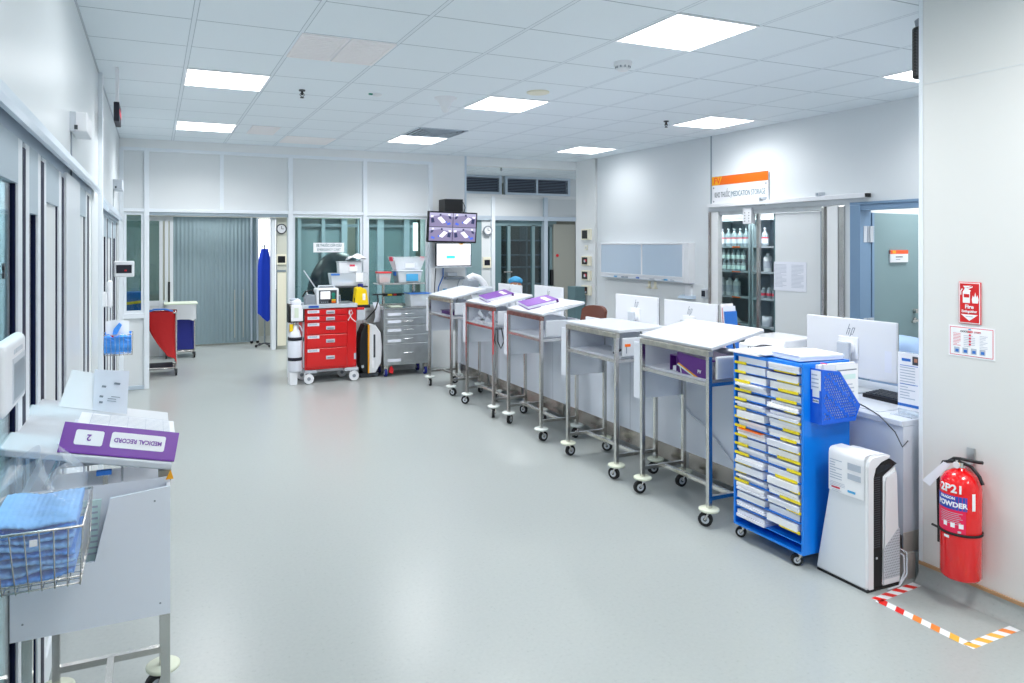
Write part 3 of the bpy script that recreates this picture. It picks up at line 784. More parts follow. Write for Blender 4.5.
# emergency cart notice on the glass
t = thing('notice', 'white two-line notice stuck on the glass above the red cart', 'notice', (2.123, BY+0.012, 1.693))
b = B(); b.box(-0.205, -0.004, -0.063, 0.205, 0, 0.063, 'paper'); b.build('sheet', t)
text('lettering', 'XE THUỐC CẤP CỨU', 0.045, 'inkb', t, (0, -0.006, 0.026), fit=0.34, bold=0.0008)
text('lettering', 'EMERGENCY CART', 0.045, 'inkb', t, (0, -0.006, -0.03), fit=0.31)

# TV with four camera views
t = thing('wall_television', 'black wall television showing four camera views of bedrooms', 'television', (3.765, 9.2, 1.97), rot=(R(4), R(1.2), 0))
b = B(); b.box(-0.365, -0.01, -0.212, 0.365, 0.04, 0.212, 'blk', 0.006); b.build('bezel', t)
b = B()
for (qx, qz) in ((-1, 1), (1, 1), (-1, -1), (1, -1)):
    x0, x1 = (-0.345, -0.004) if qx < 0 else (0.004, 0.345); z0, z1 = (0.004, 0.193) if qz > 0 else (-0.19, -0.004)
    rn = random.Random(qx*3+qz); W = x1-x0; Hh = z1-z0; y = -0.0115
    def qd(m, pts, dy): b.add([(x0+W*(p if qx*qz > 0 else 1-p), y-dy, z0+Hh*q) for p, q in pts], [tuple(range(len(pts)))], m)
    qd('cc_floor', [(0,0), (1,0), (1,1), (0,1)], 0)
    qd('cc_wall', [(0,.72), (.45,.86), (1,.68), (1,1), (0,1)], .0003)
    sx = 0.08 if qx*qz > 0 else -0.05
    qd('cc_bed', [(.34+sx,.34), (.5+sx,.24), (.72+sx,.62), (.56+sx,.74)], .0006)
    qd('cc_blue', [(.3+sx,.3), (.36+sx,.28), (.36+sx,.4), (.3+sx,.42)], .0007)
    qd('cc_dark', [(.78,.3), (.92,.26), (.94,.6), (.82,.62)], .0006)
    qd('cc_dark', [(.06,.55), (.16,.62), (.2,.8), (.08,.76)], .0006)
    qd('cc_blue', [(.08,.2), (.22,.12), (.26,.24), (.12,.34)], .0006)
    qd('cc_bed', [(.12,.82), (.2,.84), (.2,.95), (.12,.93)], .0007)
    qd('cc_dark', [(.5,.8), (.58,.78), (.58,.92), (.5,.94)], .0006)
    qd('cc_bed', [(.84,.7), (.95,.66), (.95,.78), (.84,.8)], .0007)
b.build('screen', t)
b = B(); b.box(-0.1, 0.04, -0.08, 0.1, 0.10, 0.08, 'dkgrey'); b.box(-0.04, 0.10, -0.05, 0.04, 0.30, 0.05, 'dkgrey'); b.build('wall_bracket', t)
t = thing('recorder_box', 'black video recorder box with a cable above the television', 'recorder', (3.79, 9.22, 2.19))
b = B(); b.box(-0.135, -0.02, 0.0, 0.135, 0.22, 0.17, 'blk', 0.006); b.build('casing', t)
b = B(); b.box(-0.13, -0.03, -0.005, 0.14, 0.278, 0.0, 'dkgrey'); b.build('shelf_plate', t)
b = B(); b.tube([(0.135,0.1,0.13), (0.18,0.08,0.13), (0.2,0.06,0.06), (0.19,0.1,-0.03)], 0.006, 'blk', 6); b.build('cable', t)
t = thing('wall_monitor', 'white-screened monitor mounted directly under the television', 'monitor', (3.79, 9.22, 1.595))
b = B(); b.box(-0.265, -0.01, -0.163, 0.265, 0.03, 0.155, 'blk', 0.004); b.box(-0.265, -0.012, -0.178, 0.265, 0.03, -0.163, 'ltgrey'); b.box(-0.04, 0.03, -0.05, 0.04, 0.278, 0.05, 'dkgrey'); b.build('bezel', t)
b = B(); b.box(-0.252, -0.0115, -0.15, 0.252, -0.0105, 0.148, 'scr'); b.box(-0.25, -0.013, 0.0, 0.12, -0.0118, 0.125, 'scr_lg'); b.box(0.12, -0.013, -0.148, 0.25, -0.0118, -0.01, 'scr_lg')
b.box(-0.11, -0.014, -0.055, 0.015, -0.0128, -0.015, 'scr_cy'); b.build('screen', t)
b = B(); b.box(0.08, -0.016, 0.135, 0.135, -0.0128, 0.15, 'amber'); b.build('sticker', t)
t = thing('equipment_board', 'white wall board with cables and a small switch under the monitor', 'equipment board', (3.82, BY-0.02, 0.98))
b = B(); b.box(-0.26, -0.005, 0, 0.26, 0.018, 0.42, 'panel', 0.003); b.build('backboard', t)
b = B(); b.box(-0.07, -0.12, 0.26, 0.2, -0.005, 0.30, 'midgrey', 0.004); b.box(-0.06, -0.13, 0.31, 0.08, -0.02, 0.36, 'ltgrey', 0.004); b.build('network_switch', t)
b = B(); b.tube([(-0.09,-0.02,0.42), (-0.1,-0.04,0.3), (-0.17,-0.05,0.16), (-0.19,-0.05,0.0)], 0.009, 'inkbl', 8); b.build('cable', t)
b = B(); b.tube([(-0.2,-0.02,0.42), (-0.22,-0.03,0.2), (-0.23,-0.03,0.0)], 0.007, 'dkgrey', 8); b.tube([(0.15,-0.06,0.28), (0.1,-0.04,0.12), (0.0,-0.03,0.1), (-0.05,-0.03,0.05)], 0.006, 'midgrey', 8); b.build('cable', t)
b = B(); b.box(-0.1,-0.012,0.08,-0.02,-0.004,0.2,'paper'); b.box(-0.09,-0.014,0.1,-0.03,-0.011,0.13,'capteal'); b.build('label_card', t)

# ------------------------------------------------------------------ trolleys
def caster(parent, x, y, a, discm, wheelm='blkrub', r=0.043):
    b = B(); d = (math.cos(a)*0.022, math.sin(a)*0.022)
    ax = (-math.sin(a), math.cos(a))
    c = (x+d[0], y+d[1], r)
    b.tube([(c[0]-ax[0]*0.012, c[1]-ax[1]*0.012, r), (c[0]+ax[0]*0.012, c[1]+ax[1]*0.012, r)], r, wheelm, 20)
    b.tube([(c[0]-ax[0]*0.0135, c[1]-ax[1]*0.0135, r), (c[0]+ax[0]*0.0135, c[1]+ax[1]*0.0135, r)], r*0.58, 'ltgrey', 16)
    b.tube([(c[0]-ax[0]*0.0165, c[1]-ax[1]*0.0165, r), (c[0]+ax[0]*0.0165, c[1]+ax[1]*0.0165, r)], r*0.25, 'dkgrey', 10)
    w = b.build('wheel', parent)
    f = B()
    for sgn in (-1, 1):
        o = (ax[0]*0.018*sgn, ax[1]*0.018*sgn)
        f.tube([(c[0]+o[0], c[1]+o[1], r), (x+o[0], y+o[1], r*2+0.006)], 0.007, 'steel', 6)
    f.cyl((x, y, r*2), (x, y, r*2+0.016), 0.022, 'steel', 12); f.build('fork', w)
    if discm:
        d = B(); d.lathe([(0, 0.098), (0.056, 0.098), (0.062, 0.103), (0.062, 0.112), (0.056, 0.116), (0, 0.116)], discm, (x, y, 0), 26); d.build('bumper_disc', w)

def make_trolley(name, lb, loc, rz, discm='discg', grp=None, edgem='edge', tilt=12.0, drop=0.0):
    t = thing(name, lb, 'trolley', loc, rz, grp)
    L, D, w = 0.66, 0.36, 0.026
    for x, y in ((0,0), (0,L), (D,0), (D,L)):
        b = B(); b.sq((x,y,0.115), (x,y,(1.052 if x == 0 else 1.03)-drop), w, 'steel'); b.build('leg', t)
    b = B()
    for y in (0, L): b.sq((w/2,y,0.175), (D-w/2,y,0.175), w*0.9, 'steel')
    b.sq((D/2, w/2, 0.175), (D/2, L-w/2, 0.175), w*0.9, 'steel'); b.build('lower_frame', t)
    rn = random.Random(int(abs(loc[1])*100))
    for x, y in ((0,0), (0,L), (D,0), (D,L)): caster(t, x, y, rn.uniform(0, 6.28), discm)
    b = B(); b.sq((0, w/2, 0.872), (0, L-w/2, 0.872), w*0.85, 'steel'); b.sq((D, w/2, 0.872), (D, L-w/2, 0.872), w*0.85, 'steel')
    for y in (0, L): b.sq((w/2, y, 0.872), (D-w/2, y, 0.872), w*0.85, 'steel')
    b.build('shelf_frame', t)
    b = B(); b.box(0.012, 0.012, 0.884, D+0.02, L-0.012, 0.894, 'lam'); b.build('shelf', t)
    b = B(); b.box(D+0.0, 0.012, 0.894, D+0.02, L-0.012, 1.045-drop, 'lam'); b.box(0.13, 0.22, 0.894, 0.138, 0.23, 1.045-drop, 'ltgrey'); b.build('back_board', t)
    b = B(); b.box(0.03, -0.034, 0.905, D+0.02, -0.014, 1.045-drop, 'board', 0.008); b.build('side_board', t)
    b = B(); b.box(0.012, L-0.012, 0.894, D+0.02, L-0.0, 1.045-drop, 'lam'); b.build('side_board', t)
    b = B(); b.box(-0.016, -0.014, 1.044-drop, 0.020, L+0.014, 1.080-drop, edgem, 0.003); b.build('front_rail', t)
    # hanging pocket at the far end: inner board, outer board cut on a slope, side strips
    b = B(); y0 = L+0.016
    b.box(-0.012, y0, 0.655, D+0.03, y0+0.010, 1.06-drop, 'lam')
    b.prism([(-0.012,0.655), (D+0.03,0.655), (D+0.03,0.84), (D-0.175,0.84), (D-0.215,1.035-drop), (-0.012,1.05-drop)], y0+0.058, y0+0.068, 'lam', 'y')
    b.box(-0.012, y0+0.010, 0.655, -0.002, y0+0.058, 1.045-drop, 'lam'); b.box(D+0.02, y0+0.010, 0.655, D+0.03, y0+0.058, 0.84, 'lam'); b.box(-0.002, y0+0.010, 0.655, D+0.02, y0+0.058, 0.665, 'lam')
    for x, z in ((0.03, 0.99), (0.015, 0.69), (D, 0.70)): b.cyl((x, y0+0.0685, z), (x, y0+0.067, z), 0.003, 'midgrey', 8)
    b.build('side_pocket', t)
    # tilting writing board hinged on the front rail
    a = R(tilt); q = Matrix.Translation((0.004 if drop == 0 else -0.014, 0, 1.081-drop)) @ Matrix.Rotation(-a, 4, 'Y')
    bm = B(); rr = 0.03; pts = [(0, -0.02), (0, L+0.035)]
    for cx, cy, s0 in ((0.455-rr, L+0.035-rr, 90), (0.455-rr, -0.02+rr, 0)):
        pts += [(cx+rr*math.cos(R(s0-18*k)), cy+rr*math.sin(R(s0-18*k))) for k in range(6)]
    bm.prism(pts, 0, 0.022, 'board', 'z', 0.005, mtx=q); bd = bm.build('writing_board', t)
    b = B()
    for y in (0.12, L-0.10):
        p = q @ Vector((0.30, y, -0.001)); b.tube([(D-0.03, y, 1.03-drop), p], 0.007, 'steel', 8)
    b.build('prop_rod', bd)
    return t, q
ROW = 'record trolleys lined up along the counter'
TX = 3.125
TY = {'A': 3.47, 'B': 4.44, 'C': 5.57, 'D': 6.54, 'E': 7.67}
tr = {}
tr['A'], Q = make_trolley('record_trolley', 'nearest trolley of the counter row, two purple lever files on its shelf', (TX, TY['A'], 0), 0, 'disc', ROW)
tr['B'], _ = make_trolley('record_trolley', 'second trolley of the counter row, empty shelf with a loose dark prop', (TX, TY['B'], 0), R(1.0), 'disc', ROW, 'edge', 1.0)
tr['C'], _ = make_trolley('record_trolley', 'middle trolley of the counter row, purple folder lying on its sloped board', (TX, TY['C'], 0), R(-1), 'discg', ROW, 'edgered')
tr['D'], _ = make_trolley('record_trolley', 'trolley with crumpled papers on its shelf and a purple folder on top', (TX, TY['D'], 0), R(0.5), 'discg', ROW, 'edgered')
tr['E'], _ = make_trolley('record_trolley', 'farthest trolley of the counter row, in front of the steel drawer cart', (TX, TY['E'], 0), R(1.5), 'discg', ROW)
for k in 'CDE': tr[k].scale = (1, 1, 1.018)
# red reflection painted as thin strips on a trolley leg
for k, yy in (('D', 0.0),):
    b = B(); b.box(-0.0155, yy-0.015, 0.62, -0.009, yy-0.0132, 1.05, 'redp'); b.box(-0.0155, yy-0.0132, 0.62, -0.0132, yy-0.005, 1.05, 'redp'); b.build('red_reflection', tr[k])
b = B(); b.tube([(0.12, 0.2, 0.9), (0.14, 0.08, 0.95), (0.2, -0.0, 1.04)], 0.009, 'dkgrey', 8); b.build('loose_prop', tr['B'])
b = B(); b.box(0.05,-0.0362,0.98,0.10,-0.0345,1.0,'orange'); b.box(0.06,-0.0362,0.93,0.068,-0.0345,0.98,'inkg'); b.build('sticker', tr['B'])
for k, yy in (('D', -0.03),):
    b = B(); b.tube([(0.03,yy,0.88), (0.02,yy-0.02,0.75), (0.05,yy-0.03,0.68), (0.09,yy-0.02,0.75), (0.07,yy,0.88)], 0.007, 'dkgrey', 6); b.build('hanging_cable', tr[k])

def on_board(k, x, y, lift=0.0232, rz=0.0, extra=(0,0,0)):
    """world matrix of a spot on a trolley's sloped board"""
    bpy.context.view_layer.update()
    return tr[k].matrix_world @ Q @ Matrix.Translation((x, y, lift)) @ Matrix.Rotation(rz, 4, 'Z')
def place(o, m): o.location = m.to_translation(); o.rotation_euler = m.to_euler()

def ring_binder(lb, k, x, y, rz, m='purple', h=0.32, w=0.27, thick=0.035, grp='purple record folders'):
    t = thing('ring_binder', lb, 'folder', group=grp); place(t, on_board(k, x, y, 0.0235, rz))
    b = B(); b.box(0, 0, 0, w, h, 0.004, m, 0.0015); b.build('lower_cover', t)
    b = B(); b.box(0.006, 0.008, 0.005, w-0.02, h-0.008, thick-0.006, 'paper2'); b.build('pages', t)
    b = B(); b.box(0, 0, thick-0.004, w, h, thick, m, 0.0015); b.build('upper_cover', t)
    b = B(); b.box(w-0.004, 0, 0, w, h, thick, m, 0.0015); b.build('spine', t)
    b = B(); b.box(w-0.10, 0.05, thick, w-0.055, 0.12, thick+0.0008, 'paper'); b.box(w-0.10, 0.14, thick, w-0.055, 0.27, thick+0.0008, 'paper'); b.build('label', t)
    return t
ring_binder('purple record folder on the board of the trolley with crumpled papers', 'D', 0.04, 0.24, R(-12), h=0.36, w=0.30)
ring_binder('purple record folder lying on the middle trolley of the row', 'C', 0.035, 0.31, R(-12), h=0.36, w=0.30)
t = thing('paper_sheets', 'loose white sheets beside the purple folder on the middle trolley', 'papers'); place(t, on_board('C', 0.10, 0.07, 0.0232, R(-14)))
b = B(); b.box(0, 0, 0, 0.21, 0.22, 0.004, 'paper'); b.box(0.03, -0.02, 0.004, 0.24, 0.19, 0.007, 'paper'); b.build('sheets', t)
t = thing('paper_sheets', 'white sheets under the purple folder on the crumpled-paper trolley', 'papers'); place(t, on_board('D', 0.06, 0.06, 0.0232, R(-6)))
b = B(); b.box(0, 0, 0, 0.30, 0.20, 0.004, 'paper'); b.build('sheets', t)

def lever_file(lb, m_name, loc, lean, w=0.075, m='purpled', wid=0.28):
    t = thing('lever_file', lb, 'file', loc, group='purple lever files on the nearest trolley', rot=(lean, 0, 0))
    b = B(); b.box(0, 0, 0, wid, 0.004, 0.14, m); b.build('front_cover', t)
    b = B(); b.box(0, w, 0, wid, w+0.004, 0.14, m); b.build('rear_cover', t)
    b = B(); b.box(wid-0.004, 0.004, 0, wid, w, 0.14, m); b.build('spine', t)
    b = B(); b.box(0.01, 0.010, 0.002, wid-0.02, w-0.02, 0.12, 'paper2'); b.build('pages', t)
    return t
f = thing('lever_file', 'larger purple lever file lying slanted on the nearest trolley shelf', 'file', (TX+0.03, TY['A']+0.035, 0.895), group='purple lever files on the nearest trolley')
b = B(); b.prism([(0,0), (0.25,0), (0.30,0.13), (0.29,0.135), (0.0,0.115)], 0.0, 0.004, 'purpled', 'x'); b.build('cover', f)
b = B(); b.prism([(0.285,0.0), (0.292,0.0), (0.302,0.128), (0.295,0.13)], 0.004, 0.25, 'purpled', 'x'); b.build('rear_cover', f)
b = B(); b.prism([(0.0,0.108), (0.0,0.115), (0.295,0.135), (0.295,0.128)], 0.004, 0.25, 'purpled', 'x'); b.build('top_cover', f)
b = B(); b.prism([(0.10,0.004), (0.27,0.004), (0.28,0.05)], 0.004, 0.24, 'paper2', 'x'); b.prism([(0.10,0.0), (0.13,0.0), (0.29,0.06), (0.28,0.065)], -0.003, 0.002, 'amber', 'x'); b.prism([(0.13,0.0), (0.15,0.0), (0.295,0.05), (0.29,0.058)], -0.004, 0.002, 'mint', 'x'); b.build('pages', f)
text('lettering', 'FV', 0.03, 'paper', f, (-0.002, 0.085, 0.035), FACE_X, bold=0.001)
f = thing('lever_file', 'smaller purple lever file standing behind the slanted one', 'file', (TX+0.05, TY['A']+0.36, 0.895), group='purple lever files on the nearest trolley')
b = B(); b.box(0, 0, 0, 0.26, 0.006, 0.105, 'purpled'); b.build('cover', f)
b = B(); b.box(0, 0.064, 0, 0.26, 0.07, 0.105, 'purpled'); b.build('rear_cover', f)
b = B(); b.box(0.0, 0.006, 0.098, 0.26, 0.064, 0.105, 'purpled'); b.build('spine', f)
b = B(); b.box(0.01, 0.01, 0.0, 0.25, 0.05, 0.03, 'paper2'); b.build('pages', f)
f = thing('document_file', 'dark purple file flat on the farthest trolley shelf', 'file', (TX+0.03, TY['E']+0.06, 0.895))
b = B(); b.box(0, 0, 0, 0.28, 0.36, 0.006, 'purplei'); b.build('lower_cover', f)
b = B(); b.box(0.01, 0.01, 0.006, 0.27, 0.35, 0.05, 'purplei', 0.003); b.build('body', f)
b = B(); b.box(0.0, 0.0, 0.05, 0.28, 0.36, 0.056, 'purplei'); b.build('upper_cover', f)
# crumpled papers on the shelf of trolley D: individual bundles
rn = random.Random(3)
for k in range(4):
    b = B(); s = rn.random()*6; x0, y0, z0 = TX+0.03, TY['D']+0.05+0.14*k, 0.897
    def cr(u, v): return (x0+0.26*u, y0+0.15*v, z0+0.075+0.03*math.sin(9*u+s)+0.025*math.sin(7*v+2*s+5*u)+0.035*math.sin(3*u*v+s))
    b.surf(cr, 12, 8, 'paper2', smooth=False)
    def cr2(u, v): return (x0+0.25*u, y0+0.13*v, z0+0.004+0.028*abs(math.sin(6*u+s+v*3)))
    b.surf(cr2, 12, 8, 'paper', smooth=False)
    tag(b.build('crumpled_papers'), ['crumpled paper bundle at the near end of the trolley shelf', 'second crumpled paper bundle from the near end of the trolley shelf', 'third crumpled paper bundle from the near end of the trolley shelf', 'crumpled paper bundle at the far end of the trolley shelf'][k], 'papers', 'crumpled papers in the trolley')
b = B(); b.box(TX+0.03, TY['C']+0.1, 0.895, TX+0.2, TY['C']+0.45, 0.905, 'paper2'); b.box(TX+0.02, TY['C']+0.08, 0.905, TX+0.17, TY['C']+0.4, 0.908, 'mint')
tag(b.build('paper_sheets'), 'thin pile of pale sheets inside the middle trolley shelf', 'papers')

# the trolley at the left wall, with its things
LT = Matrix.Translation((0.032, 3.035, 0)) @ Matrix.Rotation(math.pi, 4, 'Z')
tr['L'], QL = make_trolley('record_trolley', 'record trolley standing against the left wall near the wire basket', (0.032, 3.035, 0), math.pi, 'disc', 'record trolley at the left wall', drop=0.022)
# worn pocket sheet
b = B(); b.prism([(0.19,0.80), (0.27,0.80), (0.28,1.0), (0.17,1.0)], 0.69, 0.70, 'mint', 'y'); lines(b, 9, (0.18, 0.702, 0.99), (1,0,0), (0,0,-1), 0.07, 0.15, 'inkl', 4)
p = b.build('sheet'); p.name = 'pocket_sheet'; p.location = (0.032, 3.035, 0); p.rotation_euler = (0,0,math.pi); tag(p, 'pale mint form standing in the pocket of the left trolley', 'form')
b = B(); b.box(0.155,0.672,0.98,0.168,0.685,1.075,'steel'); b.box(0.145,0.67,1.066,0.185,0.69,1.078,'inkbl'); b.build('board_stay', tr['L'])
b = B(); b.prism([(-0.022,1.035), (0.0,1.035), (-0.014,1.062)], 0.695, 0.70, 'amber', 'y'); b.build('yellow_tag', tr['L'])
# MEDICAL RECORD binder: spine towards us
def on_left(x, y, lift): 
    bpy.context.view_layer.update(); return tr['L'].matrix_world @ QL @ Matrix.Translation((x, y, lift))
t = thing('ring_binder', 'purple binder with an upside-down MEDICAL RECORD spine on the left trolley', 'folder'); place(t, on_left(-0.005, 0.385, 0.0235))
b = B(); b.box(0, 0, 0, 0.315, 0.30, 0.004, 'purple', 0.001); b.build('lower_cover', t)
sp = R(38)
qs = Matrix.Translation((0, 0.30, 0.0)) @ Matrix.Rotation(-sp, 4, 'X')
b = B(); b.box(0, 0, 0, 0.315, 0.004, 0.085, 'purple', 0.001, mtx=Matrix.Translation((0, 0.296, 0.002)) @ Matrix.Rotation(R(30), 4, 'X')); s_ = b.build('spine', t)
b = B(); b.box(0.02, 0.0, 0.004, 0.30, 0.235, 0.030, 'paper2'); b.build('pages', t)
ms = Matrix.Translation((0, 0.296, 0.002)) @ Matrix.Rotation(R(30), 4, 'X')
def rbox(x0, x1, z0, z1, r=0.006):
    pts = []
    for cx, cz, s0 in ((x1-r, z1-r, 0), (x0+r, z1-r, 90), (x0+r, z0+r, 180), (x1-r, z0+r, 270)):
        pts += [(cx+r*math.cos(R(s0+30*k)), cz+r*math.sin(R(s0+30*k))) for k in range(4)]
    return pts
b = B(); b.prism(rbox(0.035, 0.185, 0.022, 0.068), 0.0042, 0.005, 'paper', 'y', mtx=ms); b.prism(rbox(0.205, 0.28, 0.022, 0.066), 0.0042, 0.005, 'paper', 'y', mtx=ms); b.build('label', t)
def on_spine(x, z): 
    return (ms @ Vector((x, 0.0056, z)))
for s, x, sz, xs in (('MEDICAL RECORD', 0.11, 0.0175, 0.9), ('2', 0.243, 0.026, 1.0)):
    o = text('lettering', s, sz, 'purple', t, (0,0,0), (0,0,0), xs=xs, bold=0.0004)
    # read from the aisle end: upside down seen from here
    mm = ms @ Matrix.Translation((x, 0.0056, 0.045)) @ Euler((R(90), 0, math.pi)).to_matrix().to_4x4() @ Matrix.Rotation(math.pi, 4, 'Z')
    o.location = mm.to_translation(); o.rotation_euler = mm.to_euler()
t = thing('form_sheets', 'ruled white forms lying on the purple MEDICAL RECORD binder', 'forms'); place(t, on_left(0.0, 0.33, 0.0560))
b = B(); b.box(-0.005, -0.03, 0, 0.285, 0.285, 0.003, 'sheet'); b.build('sheets', t)
b = B(); lines(b, 16, (0.01, 0.24, 0.0034), (1,0,0), (0,-1,0), 0.27, 0.28, 'inkl', 5); 
for k in range(5): b.quad((0.03+0.055*k, -0.04, 0.0036), (0.031+0.055*k, -0.04, 0.0036), (0.031+0.055*k, 0.24, 0.0036), (0.03+0.055*k, 0.24, 0.0036), 'inkl')
b.build('ruled_print', t)
t = thing('clipped_papers', 'upright white papers leaning at the wall end of the left trolley', 'papers'); place(t, on_left(0.16, 0.06, 0.0235))
b = B()
for o_ in (0, 0.003): b.surf(lambda u, v: (0.075+0.135*u-0.012*v, 0.03-0.04*v+0.006*math.sin(3*u)+o_, 0.002+0.125*v), 6, 5, 'paper')
b.build('front_sheet', t)
b = B()
for o_ in (0, 0.003): b.surf(lambda u, v: (-0.015+0.115*u+0.025*v, 0.04-0.035*v+0.006*math.sin(4*u+1)+o_, 0.002+0.15*v-0.012*u*v), 6, 5, 'paper2')
b.build('rear_sheet', t)
b = B()
for k, (x_, z_, w_) in enumerate(((0.085,0.03,0.012), (0.088,0.05,0.012), (0.088,0.085,0.014), (0.05,0.10,0.02), (0.06,0.04,0.03), (0.06,0.048,0.028), (0.05,0.056,0.03))):
    yv = 0.051-0.035*z_/0.15
    b.quad((x_, yv, z_), (x_-w_, yv, z_), (x_-w_, yv-0.001, z_+(0.007 if k < 4 else 0.002)), (x_, yv-0.001, z_+(0.007 if k < 4 else 0.002)), 'inkg')
b.build('printed_marks', t)

# ------------------------------------------------------------------ wire basket of caps on the left trolley
def wire_basket(t, x0, x1, y0, y1, z0, z1, nx, ny, rim=0.0035, w=0.0018, taper=0.02):
    b = B()
    top = [(x0,y0,z1), (x1,y0,z1), (x1,y1,z1), (x0,y1,z1)]
    bx0, bx1, by0, by1 = x0+taper, x1-taper*0.3, y0+taper*0.6, y1
    bot = [(bx0,by0,z0), (bx1,by0,z0), (bx1,by1,z0), (bx0,by1,z0)]
    b.tube(top, rim, 'wire', 8, True)
    mid = [tuple((a+c)/2 for a, c in zip(p, q)) for p, q in zip(top, bot)]; mid2 = [tuple((a*0.12+c*0.88) for a, c in zip(p, q)) for p, q in zip(top, bot)]
    b.build('rim', t)
    b = B(); b.tube(bot, w*1.3, 'wire', 6, True); b.tube(mid2, w*1.2, 'wire', 6, True)
    for k in range(nx+1):
        f = k/nx
        xa = x0+(x1-x0)*f; xb = bx0+(bx1-bx0)*f
        b.tube([(xa,y0,z1), (xb,by0,z0-0.004), (xb,by1,z0-0.004), (xa,y1,z1)], w, 'wire', 6)
    for k in range(1, ny):
        f = k/ny; ya = y0+(y1-y0)*f; yb = by0+(by1-by0)*f
        b.tube([(x0,ya,z1), (bx0,yb,z0-0.006), (bx1,yb,z0-0.006), (x1,ya,z1)], w, 'wire', 6)
    b.build('wire_grid', t)
t = thing('wire_basket', 'chrome wire basket of blue caps hung on the end of the left trolley', 'basket')
wire_basket(t, -0.372, -0.158, 1.975, 2.275, 0.915, 1.056, 7, 7)
b = B(); b.box(-0.268, 1.968, 1.025, -0.252, 1.972, 1.04, 'paper'); b.build('price_tag', t)
rn = random.Random(11)
NCAP = 8
for k in range(NCAP):
    b = B(); z = 0.924+0.0185*k; ph = rn.random()*6; ph2 = rn.random()*6
    x0 = -0.362+rn.uniform(0, .008); x1 = -0.176+rn.uniform(-.01, .004); y0 = 1.997+rn.uniform(0, .008); y1 = 2.255
    th = 0.0178
    def capf(u, v, z=z, ph=ph, x0=x0, x1=x1, y0=y0, y1=y1, ph2=ph2):
        x = x0+(x1-x0)*u
        a = 2*math.pi*v
        yy = (y0+y1)/2 + (y1-y0)/2*math.copysign(abs(math.cos(a))**0.35, math.cos(a)) + 0.0015*math.sin(u*70+ph)
        zz = z + th/2 + th/2*math.copysign(abs(math.sin(a))**0.8, math.sin(a)) + 0.004*math.sin(u*5+ph) + 0.002*math.sin(u*11+ph2) + 0.0006*math.sin(u*85+ph)
        return (x, yy, zz)
    b.surf(capf, 60, 25, 'cap' if k % 3 else 'cap2')
    tag(b.build('bouffant_cap'), ['lowest folded blue cap in the hanging wire basket', 'second folded blue cap from the bottom of the wire basket', 'third folded blue cap from the bottom of the wire basket', 'fourth folded blue cap from the bottom of the wire basket', 'fourth folded blue cap from the top of the wire basket', 'third folded blue cap from the top of the wire basket', 'second folded blue cap from the top of the wire basket', 'topmost folded blue cap in the hanging wire basket'][k], 'cap', 'folded caps in the wire basket')
# clear bag around the caps, gathered at the top
b = B()
def bagf(u, v):
    a = 2*math.pi*u; ca, sa = math.cos(a), math.sin(a)
    w = 0.104; d = 0.138
    if v < 0.55:
        k = v/0.55; ex = 0.3; f = 1.0; z = 0.922+0.17*k
        x = -0.2665+w*math.copysign(abs(ca)**ex, ca); y = 2.127+d*math.copysign(abs(sa)**ex, sa)
    else:
        k = (v-0.55)/0.45; f = 1-0.5*k*k
        z = 1.092+0.095*k+0.02*k*math.sin(3*a+1)+0.012*k*math.sin(7*a)
        x = -0.2665+w*f*math.copysign(abs(ca)**(0.3+0.6*k), ca)+0.016*k*math.sin(5*a+4*k); y = 2.127+d*f*math.copysign(abs(sa)**(0.3+0.6*k), sa)+0.02*k*math.sin(4*a+2)
    return (x, y, z)
b.surf(bagf, 72, 22, 'film', True); tag(b.build('plastic_bag'), 'clear crinkled plastic bag around the blue caps in the basket', 'plastic bag')

# basket with blue glove packs farther along the left wall
t = thing('wire_basket', 'small wire basket on the left wall below the touch panel', 'basket')
wire_basket(t, -0.372, -0.155, 6.26, 6.44, 0.87, 1.03, 7, 5, 0.003, 0.0015, 0.008)
b = B(); b.surf(lambda u, v: (-0.355+0.19*u, 6.275+0.008*math.sin(9*u)+0.006*math.sin(11*v), 0.88+0.13*v), 14, 8, 'cap2'); b.surf(lambda u, v: (-0.355+0.19*u, 6.40+0.004*math.sin(9*u), 0.88+0.16*v), 14, 8, 'cap2')
b.surf(lambda u, v: (-0.355+0.19*u, 6.275+0.125*v, 0.99+0.03*math.sin(v*3.1)+0.012*math.sin(12*u)), 14, 8, 'cap2')
tag(b.build('glove_pack'), 'bright blue packed caps inside the small wall basket', 'pack')
b = B(); b.surf(lambda u, v: (-0.345+0.165*u, 6.33+0.02*v+0.006*math.sin(7*u), 0.985+0.155*v-0.02*abs(u-0.4)), 10, 6, 'bagw')
b.box(-0.345, 6.31, 0.995, -0.29, 6.314, 1.02, 'redp'); b.prism([(-0.30,1.02), (-0.27,1.02), (-0.23,1.10), (-0.25,1.12), (-0.29,1.07)], 6.32, 6.322, 'cap2', 'y')
tag(b.build('plastic_bag'), 'printed white plastic bag sticking up from the small wall basket', 'plastic bag')

# intercom at the left edge
t = thing('wall_intercom', 'white rounded intercom unit with grey screen at the left wall', 'intercom', (-0.375, 2.10, 1.297))
b = B(); b.box(0, 0, 0, 0.038, 0.32, 0.19, 'white', 0.024, 5); b.build('casing', t)
b = B(); b.box(0.036, 0.10, 0.022, 0.0395, 0.295, 0.14, 'ltgrey'); b.box(0.0385, 0.115, 0.03, 0.0402, 0.28, 0.125, 'alud'); b.build('screen', t)
b = B()
for k in range(4): b.box(0.0375, 0.12+0.035*k, 0.15, 0.0395, 0.145+0.035*k, 0.162, 'ltgrey')
b.build('button', t)

